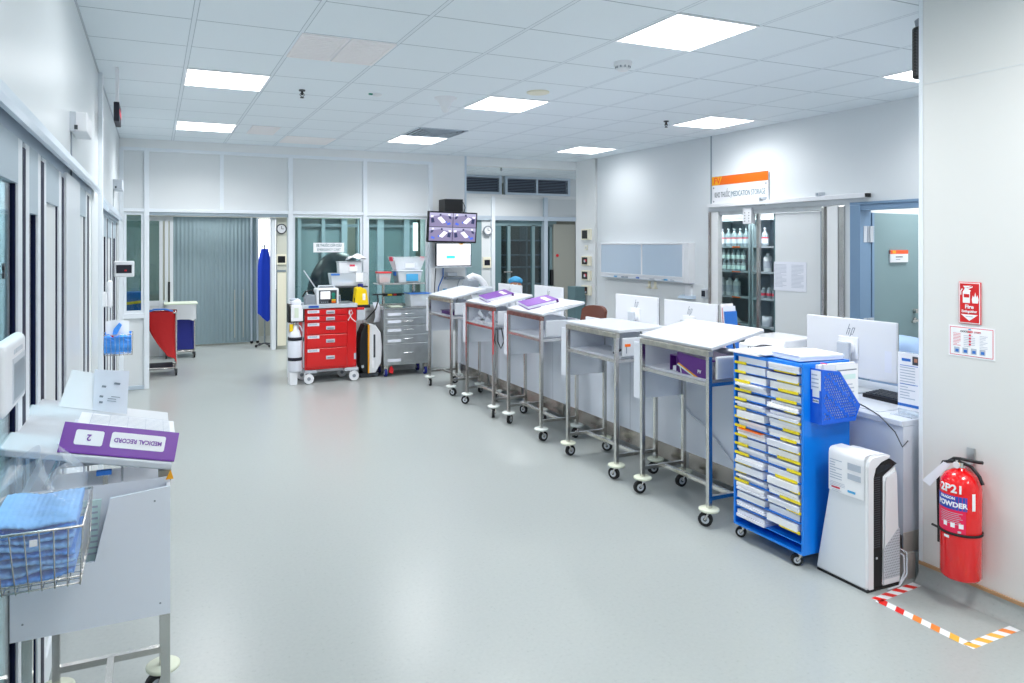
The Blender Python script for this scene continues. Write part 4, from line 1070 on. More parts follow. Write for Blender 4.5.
# ------------------------------------------------------------------ counter
CX, CY0, CY1, CZ = 3.57, 2.53, 8.55, 0.815
t = thing('nurse_counter', 'long pale grey staff counter with stainless kick plates behind the trolleys', 'counter', (CX, CY0, 0))
LEN = CY1-CY0
b = B(); b.box(-0.008, 0, CZ-0.03, 0.85, LEN, CZ, 'lam2', 0.004); b.build('worktop', t)
b = B(); b.box(0.0, 0.0, 0.22, 0.02, LEN, CZ-0.03, 'lam2')
for y in (1.15, 2.35, 3.6, 4.8): b.box(-0.0008, y, 0.22, 0.004, y+0.004, CZ-0.03, 'inkg')
b.build('front_panel', t)
b = B(); b.box(0.02, 0.0, 0.12, 0.82, 0.02, CZ-0.03, 'lam2'); b.box(0.02, LEN-0.02, 0.12, 0.82, LEN, CZ-0.03, 'lam2'); b.build('end_panel', t)
for k in range(7):
    y = 0.0+k*LEN/7+0.02
    b = B(); b.box(0.03, y, 0.09, 0.045, y+LEN/7-0.06, 0.235, 'steeld'); b.build('kick_plate', t)
b = B(); b.box(-0.002, -0.003, 0.13, 0.5, 0.0, 0.235, 'steelend'); b.build('end_plate', t)
b = B(); b.box(0.0, -0.02, 0.0, 0.065, 0.04, 0.13, 'steelend'); b.build('leg', t)
for y in [0.03+k*(LEN-0.1)/6 for k in range(7)]:
    b = B(); b.box(0.06, y, 0, 0.10, y+0.04, 0.12, 'steel'); b.build('leg', t)
b = B(); b.box(0.02, 0.02, 0.235, 0.8, LEN-0.02, 0.255, 'lam2'); b.build('bottom_board', t)
b = B(); b.tube([(-0.013,1.9,0.74), (-0.014,1.75,0.62), (-0.014,1.6,0.5), (-0.014,1.45,0.45), (-0.014,1.2,0.28), (-0.02,1.05,0.12), (-0.015,0.95,0.02)], 0.006, 'ltgrey', 8)
tag(b.build('power_cable'), 'pale cable hanging down the counter front behind the nearest trolley', 'cable').location = (CX, CY0, 0)
b = B(); b.tube([(0.18,0.45,CZ+0.007), (0.10,0.3,CZ+0.008), (-0.02,0.12,CZ+0.006), (-0.022,0.03,CZ-0.06), (-0.016,-0.006,CZ-0.13), (0.02,-0.012,CZ-0.10)], 0.0032, 'dkgrey', 8)
tag(b.build('keyboard_cable'), 'thin dark cable running over the near counter edge', 'cable').location = (CX, CY0, 0)

def hp(b, cx, y0, z0, s):
    # four slanted strokes on a face looking to -X; y runs right-to-left as seen
    def st(a, z1, z2, slant=0.36):
        w = 0.10*s
        def pt(u, z): return (cx, y0-(a*s+u+slant*(z)*s), z0+z*s)
        b.add([pt(0,z1), pt(w,z1), pt(w,z2), pt(0,z2)], [(0,1,2,3)], 'inkg')
    st(0.0, -0.5, 0.95); st(0.30, -0.5, 0.25); st(0.62, -0.95, 0.5); st(0.92, -0.25, 0.5)
    def bar(a, z, L, slant=0.36):
        w = 0.09*s; p = lambda u, zz: (cx, y0-(a*s+u+slant*zz*s), z0+zz*s)
        b.add([p(0,z), p(L*s,z), p(L*s,z+0.1), p(0,z+0.1)], [(0,1,2,3)], 'inkg')
    bar(0.1, 0.3, 0.28); bar(0.68, 0.42, 0.30); bar(0.68, -0.42, 0.30)
def monitor(lb, x, yc, rz, W=0.63, bot=0.085, hh=0.365, logo=True):
    t = thing('desktop_monitor', lb, 'monitor', (x, yc, CZ), rz, 'white monitors along the counter')
    b = B(); b.box(0, -W/2, bot, 0.022, W/2, bot+hh, 'white', 0.006); b.build('rear_shell', t)
    b = B(); b.box(0.0222, -W/2+0.003, bot+0.004, 0.028, W/2-0.003, bot+hh-0.003, 'blk', 0.002); b.build('screen', t)
    b = B(); b.box(-0.008, -0.07, bot+0.11, 0.0, 0.07, bot+0.25, 'white_g', 0.006); b.cyl((-0.04,0,bot+0.18), (0,0,bot+0.18), 0.045, 'white_g', 20); b.build('mount_plate', t)
    b = B(); b.box(-0.06, -0.045, 0.0, -0.035, 0.045, bot+0.22, 'ltgrey', 0.008); b.build('stand_column', t)
    b = B(); b.box(-0.12, -0.13, 0.0, 0.10, 0.13, 0.012, 'ltgrey', 0.005); b.build('stand_foot', t)
    if logo:
        b = B(); hp(b, -0.0008, 0.012, bot+hh*0.78, 0.048); b.build('maker_mark', t)
    b = B(); b.quad((-0.0006,-W/2+0.03,bot+0.06), (-0.0006,-W/2+0.075,bot+0.06), (-0.0006,-W/2+0.075,bot+0.19), (-0.0006,-W/2+0.03,bot+0.19), 'paper2'); b.build('sticker', t)
    return t
monitor('white desktop monitor nearest the camera, behind the blue magazine holder', 4.05, 3.235, R(2))
monitor('white desktop monitor seen over the nearest trolley board', 4.02, 4.70, R(0))
monitor('white desktop monitor with its stand seen behind the second trolley', 4.05, 5.455, R(0))
monitor('white desktop monitor rising behind the middle trolley board', 4.05, 7.07, R(0))
monitor('farthest white desktop monitor, in front of the person in the blue cap', 4.05, 8.03, R(0)).scale = (1, 1, 0.94)

t = thing('keyboard', 'black keyboard on the near counter below the big white monitor', 'keyboard', (3.90, 2.60, CZ), R(-3))
b = B(); b.prism([(0,0.012), (0.14,0.022), (0.14,0.034), (0,0.022)], 0, 0.44, 'blk', 'y', 0.002); b.box(0.0,0,0,0.14,0.44,0.012,'blk'); b.build('case', t)
b = B()
for r_ in range(5):
    for c_ in range(14): b.box(0.012+0.026*r_, 0.012+0.03*c_, 0.02+0.002*r_, 0.034+0.026*r_, 0.037+0.03*c_, 0.031+0.0022*r_, 'dkgrey')
b.build('keys', t)
b = B(); b.box(3.64, 2.72, CZ, 3.86, 3.0, CZ+0.004, 'ltgrey', 0.002); tag(b.build('desk_mat'), 'grey desk mat lying before the black keyboard', 'mat')

t = thing('brochure_stand', 'clear stand with a printed white leaflet beside the cream wall corner', 'leaflet stand', (3.72, 2.545, CZ))
b = B(); b.box(-0.06, -0.0, 0, 0.06, 0.125, 0.006, 'acry'); b.box(0.003, 0, 0.006, 0.006, 0.125, 0.34, 'acry'); b.build('stand', t)
b = B(); b.box(0.0, 0.003, 0.03, 0.002, 0.122, 0.335, 'paper')
b.box(-0.0006, 0.003, 0.045, 0.0, 0.122, 0.06, 'inkbl'); b.box(-0.0006, 0.05, 0.29, 0, 0.10, 0.305, 'inkbl'); b.box(-0.0006, 0.008, 0.275, 0, 0.04, 0.32, 'dkgrey'); b.box(-0.0008, 0.012, 0.29, 0, 0.03, 0.31, 'skin')
lines(b, 12, (-0.0007, 0.11, 0.262), (0,-1,0), (0,0,-1), 0.095, 0.18, 'inkl', 3); b.box(-0.0008, 0.01, 0.265, 0, 0.11, 0.268, 'inkbl'); b.box(-0.0008, 0.01, 0.165, 0, 0.11, 0.168, 'inkbl'); b.build('leaflet', t)

t = thing('printer', 'white office printer behind the rack with paper on it', 'printer', (3.95, 3.66, CZ))
b = B(); b.box(0, 0, 0, 0.42, 0.42, 0.20, 'white', 0.012); b.build('body', t)
b = B(); b.prism([(0.02,0.20), (0.38,0.20), (0.34,0.26), (0.05,0.255)], 0.03, 0.39, 'white_g', 'y', 0.01); b.build('lid', t)
b = B()
for y0, nn in ((0.06, 7), (0.28, 3)):
    for k in range(nn): b.box(-0.0015, y0+0.018*k, 0.155, 0.003, y0+0.018*k+0.011, 0.182, 'dkgrey')
b.build('vent', t)
t = thing('cloth_pouch', 'dark navy cloth pouch on the counter behind the nearest trolley board', 'pouch', (3.75, 3.62, CZ))
b = B(); b.surf(lambda u, v: (0.17*math.cos(2*math.pi*u)*math.sin(v*math.pi)*0.7, 0.16*math.sin(2*math.pi*u)*math.sin(v*math.pi), 0.125-0.125*math.cos(v*math.pi)), 24, 12, 'navyb', True); b.build('body', t)
t = thing('small_notice_box', 'small white notice standing on the counter beside the brown chair', 'notice', (4.0, 6.0, CZ))
b = B(); b.box(0, 0, 0, 0.03, 0.22, 0.19, 'white', 0.004); b.build('stand', t)
b = B(); lines(b, 4, (-0.001, 0.19, 0.11), (0,-1,0), (0,0,-1), 0.16, 0.08, 'inkl', 9); b.box(-0.001, 0.13, 0.14, 0, 0.17, 0.155, 'inkbl'); b.box(-0.001, 0.05, 0.14, 0, 0.10, 0.15, 'inkg'); b.build('print', t)
t = thing('file_stand', 'upright thin coloured folders leaning at the near edge of the second monitor', 'folders', (4.06, 4.30, CZ), rot=(R(-5),0,0))
for k, (m, hh) in enumerate((('inkbl', 0.40), ('paper2', 0.44), ('redp', 0.43), ('paper', 0.46))):
    b = B(); b.box(0.0, 0.012*k, 0.02, 0.12, 0.012*k+(0.003 if m == 'redp' else 0.010), hh, m); b.build('folder', t)
b = B(); b.box(-0.01, -0.01, 0, 0.13, 0.06, 0.02, 'amber'); b.build('base', t)
b = B(); b.box(4.3, 4.12, CZ, 4.55, 4.30, CZ+0.12, 'paper', 0.002); tag(b.build('paper_ream'), 'white paper pile on the counter between the second monitor and the printer', 'paper')

# ------------------------------------------------------------------ blue sorting rack
RX0, RX1, RY0, RY1 = 3.165, 3.515, 2.802, 3.308
ZB, ZT = 0.075, 1.10
t = thing('paper_rack', 'bright blue wheeled sorting rack with many shelves of papers', 'rack', (RX0, RY0, 0))
DX, DYY = RX1-RX0, RY1-RY0
b = B(); b.box(0, 0, ZB, DX, 0.014, ZT, 'blue', 0.002); b.build('side_panel', t)
b = B(); b.box(0, DYY-0.014, ZB, DX, DYY, ZT, 'blue', 0.002); b.build('side_panel', t)
b = B(); b.box(DX-0.012, 0.014, ZB, DX, DYY-0.014, ZT, 'blue'); b.build('back_panel', t)
b = B(); b.box(0.004, 0.014, ZT-0.024, DX-0.012, DYY-0.014, ZT-0.006, 'blue'); b.build('top_panel', t)
NS = 18; z0s = ZB+0.055; pit = (ZT-0.065-z0s)/(NS-1)
b = B(); b.box(0.0, 0.014, ZB, DX-0.012, DYY-0.014, ZB+0.012, 'blue'); b.build('bottom_panel', t)
rn = random.Random(21)
for k in range(NS):
    z = z0s+pit*k
    b = B(); b.box(0.004, 0.014, z, DX-0.012, DYY-0.014, z+0.005, 'blue'); b.build('shelf', t)
    l0 = rn.uniform(0.075, 0.125); a0 = rn.uniform(0.015, 0.05); l1 = rn.uniform(0.06, 0.16)
    if k > 3: b = B(); b.box(-0.003, DYY-0.014-l0, z-0.003, 0.004, DYY-0.012, z+0.011, 'yellow'); b.build('label_strip', t)
    if k not in (0, 2): b = B(); b.box(-0.003, a0, z-0.003, 0.004, a0+l1, z+0.011, 'yellow'); b.build('label_strip', t)
for x, y in ((0.04,0.05), (0.04,DYY-0.05), (DX-0.04,0.05), (DX-0.04,DYY-0.05)):
    caster(t, x, y, rn.uniform(0,6), None, 'blkrub', 0.03)
ords = ['lowest', 'second lowest', 'third lowest', 'fourth lowest', 'fifth lowest', 'sixth lowest', 'seventh lowest', 'eighth lowest', 'ninth lowest', 'ninth highest', 'eighth highest', 'seventh highest', 'sixth highest', 'fifth highest', 'fourth highest', 'third highest', 'second highest', 'highest']
for k in range(NS):
    z = z0s+pit*k+0.0055
    for side in (0, 1):
        if k == 0 and side == 0: continue
        b = B(); n_ = rn.randint(1, 3); maxh = pit-0.010
        y0 = 0.022 if side == 0 else DYY/2+0.005
        zz = z; hgt = rn.uniform(0.72, 1.0)*maxh
        for q_ in range(n_):
            hh = hgt/n_
            ox = rn.uniform(-0.03, 0.0); oy = rn.uniform(-0.004, 0.012)
            bow = rn.uniform(-0.001, 0.001)
            b.box(0.015+ox, y0+0.004+oy, zz, DX-0.03, y0+0.212+oy, zz+hh*0.98, 'paper' if rn.random() < .7 else 'paper2')
            zz += hh
        if k == 16 and side == 0: b.box(-0.01, y0+0.02, zz, 0.25, y0+0.2, zz+0.003, 'navy')
        if k == 9 and side == 1: b.box(-0.02, y0+0.02, zz, 0.25, y0+0.2, zz+0.002, 'orange')
        o = tag(b.build('paper_stack'), 'paper stack on the %s rack shelf, %s half' % (ords[k], 'near' if side == 0 else 'far'), 'paper stack', 'paper stacks in the blue rack')
        o.location = (RX0, RY0, 0)
# papers on top of the rack
b = B(); b.box(3.15, 3.10, ZT-0.004, 3.46, 3.34, ZT+0.006, 'paper'); b.box(3.16, 3.06, ZT+0.006, 3.47, 3.30, ZT+0.014, 'paper2'); tag(b.build('paper_stack'), 'thin white paper pile on the far half of the rack top', 'paper stack', 'papers on top of the rack')
b = B(); b.box(-0.15, -0.11, 0, 0.15, 0.11, 0.014, 'paper'); b.box(-0.145, -0.115, 0.014, 0.152, 0.108, 0.026, 'paper2'); b.box(-0.15, -0.11, 0.026, 0.15, 0.11, 0.03, 'paper')
o = tag(b.build('paper_stack'), 'thick white paper pile on the near half of the rack top', 'paper stack', 'papers on top of the rack'); o.location = (3.36, 2.955, ZT+0.0005); o.rotation_euler = (0,0,R(-6))

# blue magazine holder on the rack side
MX0, MY0, MZ0 = 3.215, 2.729, 0.785
t = thing('magazine_holder', 'blue perforated magazine holder fixed on the rack side', 'magazine holder', (MX0, MY0, MZ0)); MSC = (0.84, 0.66, 0.94); t.scale = MSC
outl = [(0.0,0.0), (0.30,0.0), (0.345,0.085), (0.16,0.29), (0.0,0.31)]
def perf_side(y):
    b = B(); bm = bmesh.new()
    def inside(x, z, mrg):
        pts = outl; n_ = len(pts)
        for i in range(n_):
            (xa, za), (xb, zb) = pts[i], pts[(i+1) % n_]
            L = math.hypot(xb-xa, zb-za)
            if ((xb-xa)*(z-za)-(zb-za)*(x-xa))/L < mrg: return False
        return True
    pts = outl
    import mathutils
    outer = [bm.verts.new((x, 0, z)) for x, z in pts]
    edges = [bm.edges.new((outer[i], outer[(i+1) % len(outer)])) for i in range(len(outer))]
    s = 0.0185; r = 0.0068
    row = 0; z = 0.03
    while z < 0.30:
        x = 0.03+(s/2 if row % 2 else 0)
        while x < 0.34:
            band = (abs(((x*0.75+z) % 0.105)-0.05) < 0.043)
            if inside(x, z, 0.016) and band:
                hv = [bm.verts.new((x+r*math.cos(k*math.pi/3+0.5), 0, z+r*math.sin(k*math.pi/3+0.5))) for k in range(6)]
                edges += [bm.edges.new((hv[k], hv[(k+1) % 6])) for k in range(6)]
            x += s
        z += s*0.8; row += 1
    bmesh.ops.triangle_fill(bm, use_beauty=True, use_dissolve=False, edges=edges)
    res = bmesh.ops.extrude_face_region(bm, geom=bm.faces[:])
    for v in [g for g in res['geom'] if isinstance(g, bmesh.types.BMVert)]: v.co.y += 0.003
    for v in bm.verts: v.co.y += y
    return b.bm(bm, 'bluem')
perf_side(0.0).build('side_wall', t); perf_side(0.107).build('side_wall', t)
b = B(); b.box(0, 0.003, 0, 0.003, 0.107, 0.31, 'bluem'); b.box(-0.002, 0.02, 0.045, 0.0, 0.09, 0.10, 'bluem'); b.build('front_wall', t)
b = B(); b.box(0.003, 0.003, 0, 0.30, 0.107, 0.003, 'bluem'); b.add([(0.30,0.003,0), (0.30,0.107,0), (0.345,0.107,0.085), (0.345,0.003,0.085)], [(0,1,2,3)], 'bluem'); b.build('bottom', t)
b = B(); b.box(-0.0025, 0.008, 0.19, -0.001, 0.10, 0.30, 'paper'); b.box(-0.0025, 0.022, 0.15, -0.001, 0.086, 0.19, 'paper'); lines(b, 4, (-0.003, 0.095, 0.285), (0,-1,0), (0,0,-1), 0.075, 0.09, 'inkl', 6); b.build('label_card', t)
b = B(); b.box(-0.001, 0.028, 0.118, 0.0005, 0.085, 0.138, 'paper'); 
for k in range(4): b.cyl((-0.0016, 0.036+0.014*k, 0.128), (-0.001, 0.036+0.014*k, 0.128), 0.006, 'inkg', 10)
b.build('cut_out', t)
b = B(); b.box(0.03, 0.012, 0.01, 0.31, 0.03, 0.335, 'paper2'); b.box(0.01, 0.04, 0.01, 0.24, 0.07, 0.33, 'paper'); b.box(0.05, 0.012, 0.336, 0.06, 0.07, 0.34, 'inkr')
o = tag(b.build('documents'), 'white documents standing inside the blue magazine holder', 'documents'); o.location = (MX0, MY0, MZ0); o.scale = MSC
b = B(); b.box(0.13, 0.0095, 0.03, 0.335, 0.0115, 0.325, 'sheet'); b.box(0.15, 0.0088, 0.29, 0.32, 0.0094, 0.297, 'inkg'); b.box(0.16, 0.0088, 0.24, 0.31, 0.0094, 0.268, 'mint'); b.box(0.14, 0.0088, 0.285, 0.15, 0.0094, 0.298, 'capteal'); lines(b, 7, (0.18, 0.0086, 0.22), (1,0,0), (0,0,-1), 0.13, 0.15, 'inkl', 2)
o = tag(b.build('printed_form'), 'printed form sheet in front of the documents in the blue holder', 'form'); o.location = (MX0, MY0, MZ0); o.scale = MSC

# ------------------------------------------------------------------ air purifier
PX0, PX1, PY0, PY1 = 3.245, 3.49, 2.488, 2.796
t = thing('air_purifier', 'tall white air purifier with a notice sheet on its front', 'air purifier', (PX0, PY0, 0)); t.scale = (1, 1, 0.975)
DX, DYP = PX1-PX0, PY1-PY0
HP_ = 0.70
def fy(z): return 0.0+0.04*(z/HP_)     # far side leans in toward the top
prof = [(0.0,0.02), (0.012,0.004), (0.055,0.004), (0.055,0.58), (0.07,0.625), (0.11,0.652), (0.175,0.668), (0.18,0.682), (0.12,0.698), (0.035,0.693), (0.010,0.675), (0.0,0.645)]
def shell(b, pts, y0, y1, m, taper=0.125):
    bm = bmesh.new(); n_ = len(pts)
    lo = [bm.verts.new((x, y0, z)) for x, z in pts]; hi = [bm.verts.new((x, y1-taper*z/HP_, z)) for x, z in pts]
    bm.faces.new(lo); bm.faces.new(hi[::-1])
    for i in range(n_): bm.faces.new([lo[i], hi[i], hi[(i+1) % n_], lo[(i+1) % n_]])
    bmesh.ops.recalc_face_normals(bm, faces=bm.faces[:])
    es = [e for e in bm.edges if (e.verts[0] in lo) == (e.verts[1] in lo)]
    bmesh.ops.bevel(bm, geom=es, offset=0.012, segments=3, affect='EDGES', clamp_overlap=True)
    b.bm(bm, m)
b = B(); shell(b, prof, 0, DYP, 'white'); b.build('front_shell', t)
b = B(); b.prism([(0.058,0.01), (0.12,0.01), (0.12,0.58), (0.20,0.625), (0.225,0.635), (0.175,0.665), (0.11,0.65), (0.072,0.625), (0.058,0.58)], 0.006, DYP-0.11, 'blkrub', 'y')
for k in range(32):
    z = 0.22+0.0115*k; b.box(0.057, 0.0035, z, 0.098, 0.007, z+0.0045, 'dkgrey')
for k in range(12): b.box(0.08+0.009*k, 0.004, 0.60+0.002*k, 0.083+0.009*k, 0.008, 0.64, 'dkgrey')
b.build('air_grille', t)
b = B(); shell(b, [(0.105,0.012), (DX,0.012), (DX-0.02,0.58), (0.215,0.618), (0.13,0.585), (0.118,0.56)], -0.004, DYP-0.01, 'white'); b.build('rear_shell', t)
b = B()
b.prism([(0.112,0.05), (0.232,0.05), (0.232,0.31), (0.112,0.21)], -0.0052, -0.0042, 'ltgrey', 'y')
for r_ in range(19):
    for c_ in range(10):
        x = 0.118+0.0122*c_+(0.006 if r_ % 2 else 0); z = 0.058+0.0135*r_
        if x < 0.228 and z < 0.21+(x-0.112)*0.8: b.box(x, -0.0064, z, x+0.0052, -0.0052, z+0.0052, 'midgrey')
b.build('intake_mesh', t)
b = B(); b.box(0.0, 0.0, 0.0, DX, DYP-0.01, 0.012, 'blkrub', 0.003); b.build('base', t)
b = B(); b.box(0.07, 0.003, 0.16, 0.08, 0.006, 0.17, 'ltgrey'); b.build('indicator', t)
b = B(); b.tube([(0.24,0.03,0.19), (0.27,-0.015,0.17), (0.265,-0.02,0.06), (0.20,-0.025,0.012), (0.12,-0.022,0.008)], 0.0045, 'ltgrey', 8); b.tube([(0.24,0.05,0.17), (0.262,-0.005,0.15), (0.255,-0.014,0.07), (0.21,-0.02,0.014)], 0.0045, 'ltgrey', 8); b.build('power_cord', t)
# notice sheet draped over the top edge
b = B()
def note(u, v):
    y = 0.005+0.205*u
    s = v*0.30
    if s < 0.20: x, z = -0.004, 0.468+s
    elif s < 0.23: a = (s-0.20)/0.03*math.pi/2; x, z = -0.004+0.024*(1-math.cos(a)), 0.672+0.024*math.sin(a)
    else: x, z = 0.02+(s-0.23), 0.697+0.003*(s-0.23)/0.07
    return (x-0.004*(1-v)*math.sin(u*3), y-0.035*0.0, z)
b.surf(note, 8, 24, 'paper', smooth=True); nb = b
pr = B()
lines(pr, 8, (-0.0088, 0.225, 0.66), (0,-1,0), (0,0,-1), 0.08, 0.11, 'inkl', 8); lines(pr, 4, (-0.0088, 0.225, 0.54), (0,-1,0), (0,0,-1), 0.10, 0.03, 'inkl', 9)
pr.box(-0.0085, 0.045, 0.625, -0.0078, 0.12, 0.66, 'inkl'); pr.box(-0.0085, 0.045, 0.575, -0.0078, 0.12, 0.605, 'inkl'); pr.box(-0.0085, 0.165, 0.505, -0.0078, 0.215, 0.515, 'inkr'); pr.box(-0.0085, 0.075, 0.505, -0.0078, 0.12, 0.517, 'capteal'); lines(pr, 2, (-0.0088, 0.21, 0.50), (0,-1,0), (0,0,-1), 0.06, 0.014, 'inkl', 1)
nt_ = thing('notice_sheet', 'printed white notice draped over the air purifier top edge', 'notice', (PX0, PY0+0.01, 0)); nt_.scale = (1, 1, 0.975)
nb.build('sheet', nt_); o = pr.build('print', nt_); o.location = (0, -0.025, -0.02)

# ------------------------------------------------------------------ wall block: extinguisher, signs, tape
EX, EY = SX-0.092, 2.215
t = thing('fire_extinguisher', 'red fire extinguisher hung low on the cream wall', 'fire extinguisher', (EX, EY, 0.15))
b = B(); r = 0.085
b.lathe([(0,0.004), (r*0.9,0.0), (r,0.012), (r,0.43), (r*0.94,0.462), (r*0.72,0.492), (r*0.42,0.508), (0.024,0.512), (0.024,0.52), (0,0.52)], 'extred', (0,0,0), 36); b.build('cylinder_body', t)
b = B(); b.cyl((0,0,0.52), (0,0,0.545), 0.02, 'chrome', 16); b.cyl((-0.03,0,0.535), (0.0,0,0.535), 0.010, 'amber', 12); b.cyl((-0.034,0,0.535), (-0.03,0,0.535), 0.016, 'white', 14); b.build('valve', t)
b = B(); b.tube([(0.0,0.055,0.535), (0.0,0.03,0.555), (0.0,0,0.56), (0.0,-0.08,0.565), (0,-0.10,0.568)], 0.008, 'blk', 8); b.tube([(0.0,0.01,0.545), (0,-0.05,0.535), (0,-0.085,0.50), (0,-0.10,0.465)], 0.008, 'blk', 8); b.build('handle', t)
b = B(); b.tube([(-0.01,0.02,0.545), (-0.02,0.07,0.53), (-0.02,0.096,0.47), (-0.012,0.098,0.30), (-0.01,0.097,0.19), (-0.01,0.097,0.13)], 0.008, 'blkrub', 8); b.tube([(-0.012,0.097,0.20), (-0.014,0.13,0.205)], 0.006, 'blk', 8); b.build('hose', t)
b = B(); b.lathe([(r+0.002,0.215), (r+0.005,0.215), (r+0.005,0.226), (r+0.002,0.226)], 'blkrub', (0,0,0), 36); b.build('strap', t)
# label wraps the body facing -X
def wrap(b, a0, a1, z0, z1, m, rr=0.0012, nseg=12):
    b.surf(lambda u, v: (-(r+rr)*math.cos(a0+(a1-a0)*u), (r+rr)*math.sin(a0+(a1-a0)*u), z0+(z1-z0)*v), nseg, 2, m)
M['magenta'] = mat('magenta_label', 'EC1350', 0.35); M['exblue'] = mat('label_blue', '1C49B0', 0.35)
b = B(); LA, LB = 1.0, -0.80
wrap(b, LA, LB, 0.228, 0.40, 'magenta'); wrap(b, LA, LB-0.06, 0.335, 0.40, 'exblue', 0.0014)
for k in range(7): wrap(b, 0.55-0.04*(k % 2), -0.65+0.08*(k % 3), 0.268+0.0085*k+0.0, 0.2705+0.0085*k, 'inkl', 0.0017)
for k in range(3): wrap(b, 0.33-0.40*k, 0.11-0.40*k, 0.252, 0.274, 'paper', 0.0019)
wrap(b, -0.42, -0.58, 0.230, 0.24, 'ltgrey', 0.0019); wrap(b, 0.3, 0.0, 0.196, 0.208, 'paper', 0.0016)
wrap(b, -1.1, -1.28, 0.34, 0.42, 'paper', 0.0014)
b.build('label', t)
def wraptext(s, size, m, ac, z, xs=1.0, bold=0.0006):
    o = text('lettering', s, size, m, t, (0,0,0), (0,0,0), xs=xs, bold=bold)
    for v in o.data.vertices:
        a = ac - v.co.x/r; rr = r+0.002+v.co.z
        v.co = Vector((-rr*math.cos(a), rr*math.sin(a), z+v.co.y))
    o.data.update()
wraptext('2P21', 0.052, 'paper', -0.08, 0.432, 1.0, 0.0016); wraptext('DRAGON', 0.017, 'paper', 0.12, 0.388, 0.95, 0.0006); wraptext('POWDER', 0.032, 'paper', -0.08, 0.359, 0.98, 0.0012)
# hang tag
b = B(); b.add([(-0.03,0.03,0.53), (-0.035,0.06,0.535), (-0.05,0.155,0.42), (-0.045,0.12,0.40)], [(0,1,2,3)], 'paper2'); b.add([(-0.029,0.03,0.529), (-0.034,0.06,0.534), (-0.049,0.155,0.419), (-0.044,0.12,0.399)], [(0,1,2,3)], 'paper2')
b.build('hang_tag', t)
b = B(); b.box(0.084, -0.012, 0.50, 0.091, 0.025, 0.60, 'steelb'); b.box(0.0, -0.01, 0.527, 0.09, 0.01, 0.533, 'steelb'); b.build('wall_bracket', t)

t = thing('fire_sign', 'red and white fire extinguisher sign on the cream wall', 'sign', (SX, 2.227, 1.35))
b = B(); b.box(-0.006, -0.052, 0, 0, 0.052, 0.203, 'redp', 0.002); b.box(-0.007, -0.049, 0.003, -0.0058, 0.049, 0.2, 'paper'); b.box(-0.0076, -0.045, 0.007, -0.0068, 0.045, 0.196, 'red'); b.build('plate', t)
b = B(); X = -0.0082
def pl(pts, m='paper', x=X): b.add([(x, y, z) for y, z in pts], [tuple(range(len(pts)))], m)
pl([(0.031,0.102), (-0.003,0.102), (-0.003,0.155), (-0.008,0.163), (0.012,0.172), (0.012,0.176), (0.022,0.176), (0.022,0.170), (0.031,0.155)])
pl([(0.018,0.172), (-0.016,0.184), (-0.014,0.177), (0.004,0.170)]); pl([(0.022,0.176), (0.03,0.184), (-0.01,0.186), (0.005,0.178)])
pl([(0.034,0.172), (0.042,0.16), (0.042,0.14), (0.038,0.14), (0.038,0.158), (0.031,0.168)]); pl([(0.026,0.128), (0.0,0.128), (0.0,0.145), (0.026,0.145)], 'red', X-0.0003)
b.build('extinguisher_symbol', t); b = B()
pl([(-0.014,0.102), (-0.040,0.102), (-0.043,0.12), (-0.038,0.142), (-0.033,0.13), (-0.028,0.156), (-0.022,0.13), (-0.016,0.14), (-0.012,0.12)])
b.build('flame_symbol', t); b = B()
pl([(0.04,0.046), (-0.04,0.046), (0.0,0.015)]); pl([(0.018,0.034), (-0.018,0.034), (-0.016,0.038), (0.016,0.038)], 'inkl', X-0.0003)
b.build('arrow_symbol', t)
text('lettering', 'Fire', 0.026, 'paper', t, (X-0.0004, 0.0, 0.083), FACE_X, bold=0.0008); text('lettering', 'Extinguisher', 0.017, 'paper', t, (X-0.0004, 0.0, 0.061), FACE_X, bold=0.0004, xs=0.85)
t = thing('instruction_poster', 'small laminated poster with a pink border under the fire sign', 'poster', (SX, 2.222, 1.19))
b = B(); b.box(-0.002, -0.108, -0.004, 0, 0.108, 0.148, 'white_g'); b.box(-0.0026, -0.101, 0.003, -0.0018, 0.101, 0.141, 'inkr'); b.box(-0.0031, -0.098, 0.006, -0.0025, 0.098, 0.138, 'paper'); b.build('sheet', t)
b = B(); X = -0.0034
lines(b, 9, (X, 0.085, 0.112), (0,-1,0), (0,0,-1), 0.045, 0.065, 'inkr', 4, 0.8); lines(b, 9, (X, -0.04, 0.108), (0,-1,0), (0,0,-1), 0.045, 0.065, 'inkl', 5, 0.8); lines(b, 7, (X, 0.035, 0.105), (0,-1,0), (0,0,-1), 0.06, 0.06, 'inkl', 6)
for k in range(4): b.cyl((X-0.0006, 0.005, 0.105-0.015*k), (X, 0.005, 0.105-0.015*k), 0.0055, 'inkr', 12)
for k in range(4): b.box(X-0.0004, 0.058-0.04*k, 0.018, X, 0.074-0.04*k, 0.032, 'inkbl'); b.box(X-0.0003, 0.054-0.04*k, 0.014, X+0.0001, 0.08-0.04*k, 0.042, 'inkl')
b.box(X-0.0004, 0.0, 0.13, X, 0.012, 0.136, 'capteal')
b.build('print', t)
text('lettering', 'CODE', 0.013, 'ink', t, (X-0.0003, 0.032, 0.121), FACE_X); text('lettering', 'RED', 0.013, 'redp', t, (X-0.0003, 0.003, 0.121), FACE_X, bold=0.0004); text('lettering', 'STEPS', 0.012, 'inkr', t, (X-0.0003, -0.03, 0.121), FACE_X)

